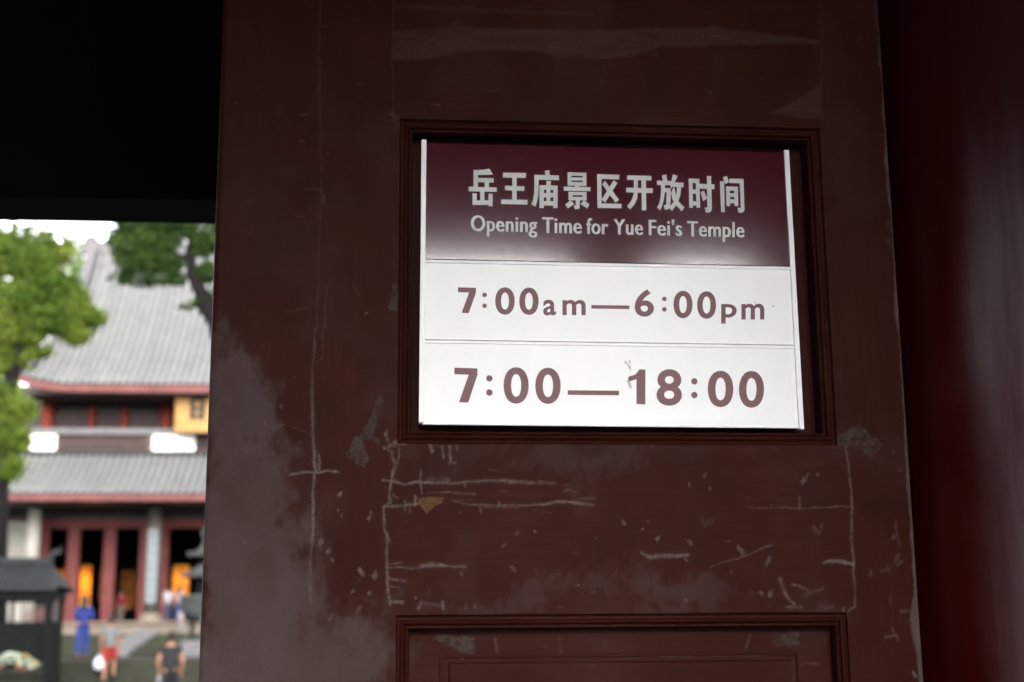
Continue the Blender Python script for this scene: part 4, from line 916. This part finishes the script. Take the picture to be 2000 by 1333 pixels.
def person(label, loc, h, rz=0, stride=.15, lift=.0, arms=((.05, .0), (.05, .0)), top='shirt', top_c=(.5, .5, .5), bot='trousers', bot_c=(.05, .05, .05), sleeve=.55, hair_long=False, group='visitors walking in the temple court', top2=None):
    """standing or walking figure facing +y; arms = (swing forward, bend) for left and right"""
    k = h/1.72
    t = empty('person', loc, rz); tag(t, label, 'person', group); t.scale = (k, k, k)
    hipz, kneez, ankz = .93, .50, .09
    V, E, Rr = [], [], []
    pel = chain(V, E, Rr, [(0, 0, .96)], [(.145, .10)])
    sp = chain(V, E, Rr, [(0, .0, 1.12), (0, .01, 1.30), (0, 0, 1.42)], [(.13, .095), (.155, .105), (.10, .075)], pel)
    hd = chain(V, E, Rr, [(0, .01, 1.49), (0, .025, 1.56), (0, .03, 1.64), (0, .02, 1.70)], [.052, (.065, .075), (.078, .092), (.055, .065)], sp)
    # nose and ears belong to the head
    legs = {}; shoes = []
    for s_, side in ((-1, 0), (1, 1)):
        f = stride*s_; lf = lift if s_ == 1 else 0
        hip = (s_*.085, 0, .90); knee = (s_*.095, f*.55+lf*.35, kneez+lf*.5); ank = (s_*.095, f-.04-lf*.5*0, ankz+lf)
        toe = (s_*.115, f+.13, .035+lf)
        a = chain(V, E, Rr, [hip, knee, ank, toe], [.085, .056, .042, .036], pel)
        legs[s_] = (hip, knee, ank, toe)
    armp = {}
    for s_, (sw, be) in ((-1, arms[0]), (1, arms[1])):
        sh = (s_*.175, 0, 1.40); el = (s_*(.235+.03*be), sw*.5-.02, 1.12); wr = (s_*(.25-.16*be), sw+.10*be+.03, .88+.26*be)
        hand = (wr[0], wr[1]+.03, wr[2]-.085+.10*be)
        w_ = chain(V, E, Rr, [sh, el, wr, hand], [.052, .040, .027, (.022, .036)], sp)
        for q in range(4):
            ang = (q-1.5)*.016; d_ = Vector((0, .01, -1)) if be < .5 else Vector((-s_*.3, .6, .2)).normalized()
            b0 = Vector(hand)+Vector((0, ang, -.01)); L_ = (.070, .08, .075, .06)[q]
            chain(V, E, Rr, [b0+d_*L_*.55, b0+d_*L_*.9+Vector((-s_*.012, 0, 0))], [.009, .007], w_)
        chain(V, E, Rr, [Vector(hand)+Vector((-s_*.02, .035, .0)), Vector(hand)+Vector((-s_*.028, .05, -.03))], [.010, .008], w_)
        armp[s_] = (sh, el, wr, hand)
    me = skin_mesh('body', V, E, Rr); link('body', me, M['skin'], t)
    mb = MB().tube([(0, .105, 1.63), (0, .125, 1.60), (0, .11, 1.59)], [.010, .014, .012], 6)
    for s_ in (-1, 1): mb.tube([(s_*.072, .015, 1.635), (s_*.085, .005, 1.62), (s_*.074, .015, 1.595)], [.012, .016, .010], 6)
    # shirt
    V, E, Rr = [], [], []
    c0 = chain(V, E, Rr, [(0, 0, .86), (0, 0, 1.12), (0, .01, 1.30), (0, 0, 1.43)], [(.165, .125), (.152, .118), (.175, .128), (.115, .09)])
    for s_ in (-1, 1):
        sh, el, wr, ha = [Vector(p) for p in armp[s_]]
        if sleeve > 0:
            pts = [sh, sh.lerp(el, min(1, sleeve*1.0))]; rr = [.070, .062]
            if sleeve > 1: pts = [sh, el, el.lerp(wr, sleeve-1)]; rr = [.068, .056, .05]
            chain(V, E, Rr, pts, rr, 2)
    me = skin_mesh('shirt', V, E, Rr); link('shirt', me, cmat(label+' top', top_c, top2), t)
    # trousers or shorts
    V, E, Rr = [], [], []
    p0 = chain(V, E, Rr, [(0, 0, 1.05)], [(.150, .112)])
    for s_ in (-1, 1):
        hip, knee, ank, toe = [Vector(p) for p in legs[s_]]
        pts = [hip, knee, ank+Vector((0, 0, .02))]; rr = [.108, .082, .066]
        if bot == 'shorts': pts = [hip, hip.lerp(knee, .85)]; rr = [.112, .10]
        chain(V, E, Rr, pts, rr, p0)
    me = skin_mesh(bot, V, E, Rr); link(bot, me, cmat(label+' bottom', bot_c), t)
    for s_ in (-1, 1):
        hip, knee, ank, toe = [Vector(p) for p in legs[s_]]
        MB().tube([ank+Vector((0, -.05, -.03)), ank+Vector((0, .02, -.025)), toe+Vector((0, -.03, .012)), toe+Vector((0, .03, 0))], [.042, .052, .046, .028], 10).build('shoe', M['hair'], t, True)
    mb.build('face_features', M['skin'], t, True)
    for s_ in (-1, 1): MB().lathe([(.002, -.008), (.010, 0), (.002, .008)], (s_*.032, .112, 1.635), 8).build('eye', M['hair'], t, True)
    hv = [(.088, 1.60), (.098, 1.65), (.090, 1.71), (.060, 1.75), (.01, 1.765)]
    hm = MB().lathe(hv, (0, .008, 0), 16)
    if hair_long: hm.tube([(0, -.055, 1.66), (0, -.09, 1.55), (0, -.10, 1.42), (0, -.09, 1.33)], [.08, .085, .07, .03], 10)
    else: hm.tube([(0, -.03, 1.66), (0, -.045, 1.60), (0, -.04, 1.56)], [.072, .066, .05], 10)
    hm.build('hair', M['hair'], t, True)
    return t, {s_: t.matrix_basis for s_ in (1,)}, {s_: Vector(loc)+Euler((0, 0, rz)).to_matrix() @ (Vector(armp[s_][3])*k) for s_ in (-1, 1)}
_cm = {}
def cmat(n, c, c2=None):
    c = tuple(q*.24 for q in c); c2 = tuple(q*.24 for q in c2) if c2 else None
    return mat(n.replace(',', '')[:40], c, .85, spec=.25, var=.12 if not c2 else 0, scale=12 if not c2 else 9, col2=c2)
p = at(160, 1278, 39)
person('person in a blue outfit walking away across the terrace toward the hall', (p.x, 39, 1.35), 1.72, rz=.05, stride=.10, top_c=(.015, .035, .26), bot_c=(.008, .05, .30), sleeve=1.3, hair_long=True)
p = at(212, 1300, 35)
_, _, hands = person('person in a patterned grey top and red shorts climbing the lower stairs', (p.x, 35.1, .774), 1.64, rz=-.05, stride=.12, lift=.12, top_c=(.40, .42, .42), top2=(.10, .12, .13), bot='shorts', bot_c=(.55, .035, .022), sleeve=.6, arms=((.02, 0), (.06, .1)))
p = at(333, 1300, 28)
_, _, hands2 = person('person in a black T-shirt and dark trousers at the foot of the stairs', (p.x, 28, .2), 1.74, rz=.1, stride=.10, top_c=(.018, .018, .02), bot_c=(.010, .010, .012), sleeve=.45, arms=((.04, .2), (.06, .25)))
p = at(325, 1200, 67)
person('person in a white T-shirt standing on the podium by the couplet column', (p.x, 67.3, POD), 1.66, rz=.4, stride=.04, top_c=(.60, .60, .66), bot_c=(.06, .07, .14), sleeve=.6)
p = at(348, 1200, 67)
person('person in a pale pink top and blue jeans on the podium', (p.x, 67.2, POD), 1.70, rz=-.3, stride=.06, top_c=(.62, .40, .38), bot_c=(.05, .09, .24), sleeve=.6, hair_long=True)
p = at(374, 1215, 66)
person('small child in white near the podium edge beside the bronze burner', (p.x, 62.6, 2.268), 1.12, rz=2.6, stride=.03, top_c=(.70, .66, .72), bot_c=(.45, .42, .45), sleeve=.6)
p = at(234, 1190, 73)
person('person in a red shirt and beige trousers standing in the dark doorway', (p.x, 73.2, POD), 1.74, rz=.2, stride=.05, top_c=(.30, .012, .02), bot_c=(.28, .20, .14), sleeve=1.2)
h_ = hands[-1]; bgm = empty('shopping_bag', (h_.x-.02, h_.y, h_.z-.42)); tag(bgm, 'white plastic bag hanging from the hand of the person in red shorts', 'bag')
MB().lathe([(.09, 0), (.14, .04), (.155, .14), (.11, .27), (.05, .33)], n=12).build('bag_body', mat('white plastic bag', (.34, .35, .40), .35, var=.1, scale=10, bump=.3, bscale=20), bgm, True)
MB().tube([(-.05, 0, .32), (-.02, 0, .40), (.02, 0, .40), (.05, 0, .32)], .012, 6).build('handle', bpy.data.materials['white plastic bag'], bgm, True)
h_ = hands2[-1]; btl = empty('water_bottle', (h_.x, h_.y+.03, h_.z-.12)); tag(btl, 'clear water bottle in the hand of the person in black', 'bottle')
bm_ = mat('clear plastic', (.3, .32, .35), .1, spec=.8)
MB().lathe([(.03, 0), (.033, .02), (.033, .15), (.014, .19), (.014, .205)], n=14).build('bottle_body', bm_, btl, True)
MB().lathe([(.016, .205), (.016, .225)], n=12).build('cap', M['plaster'], btl, True)
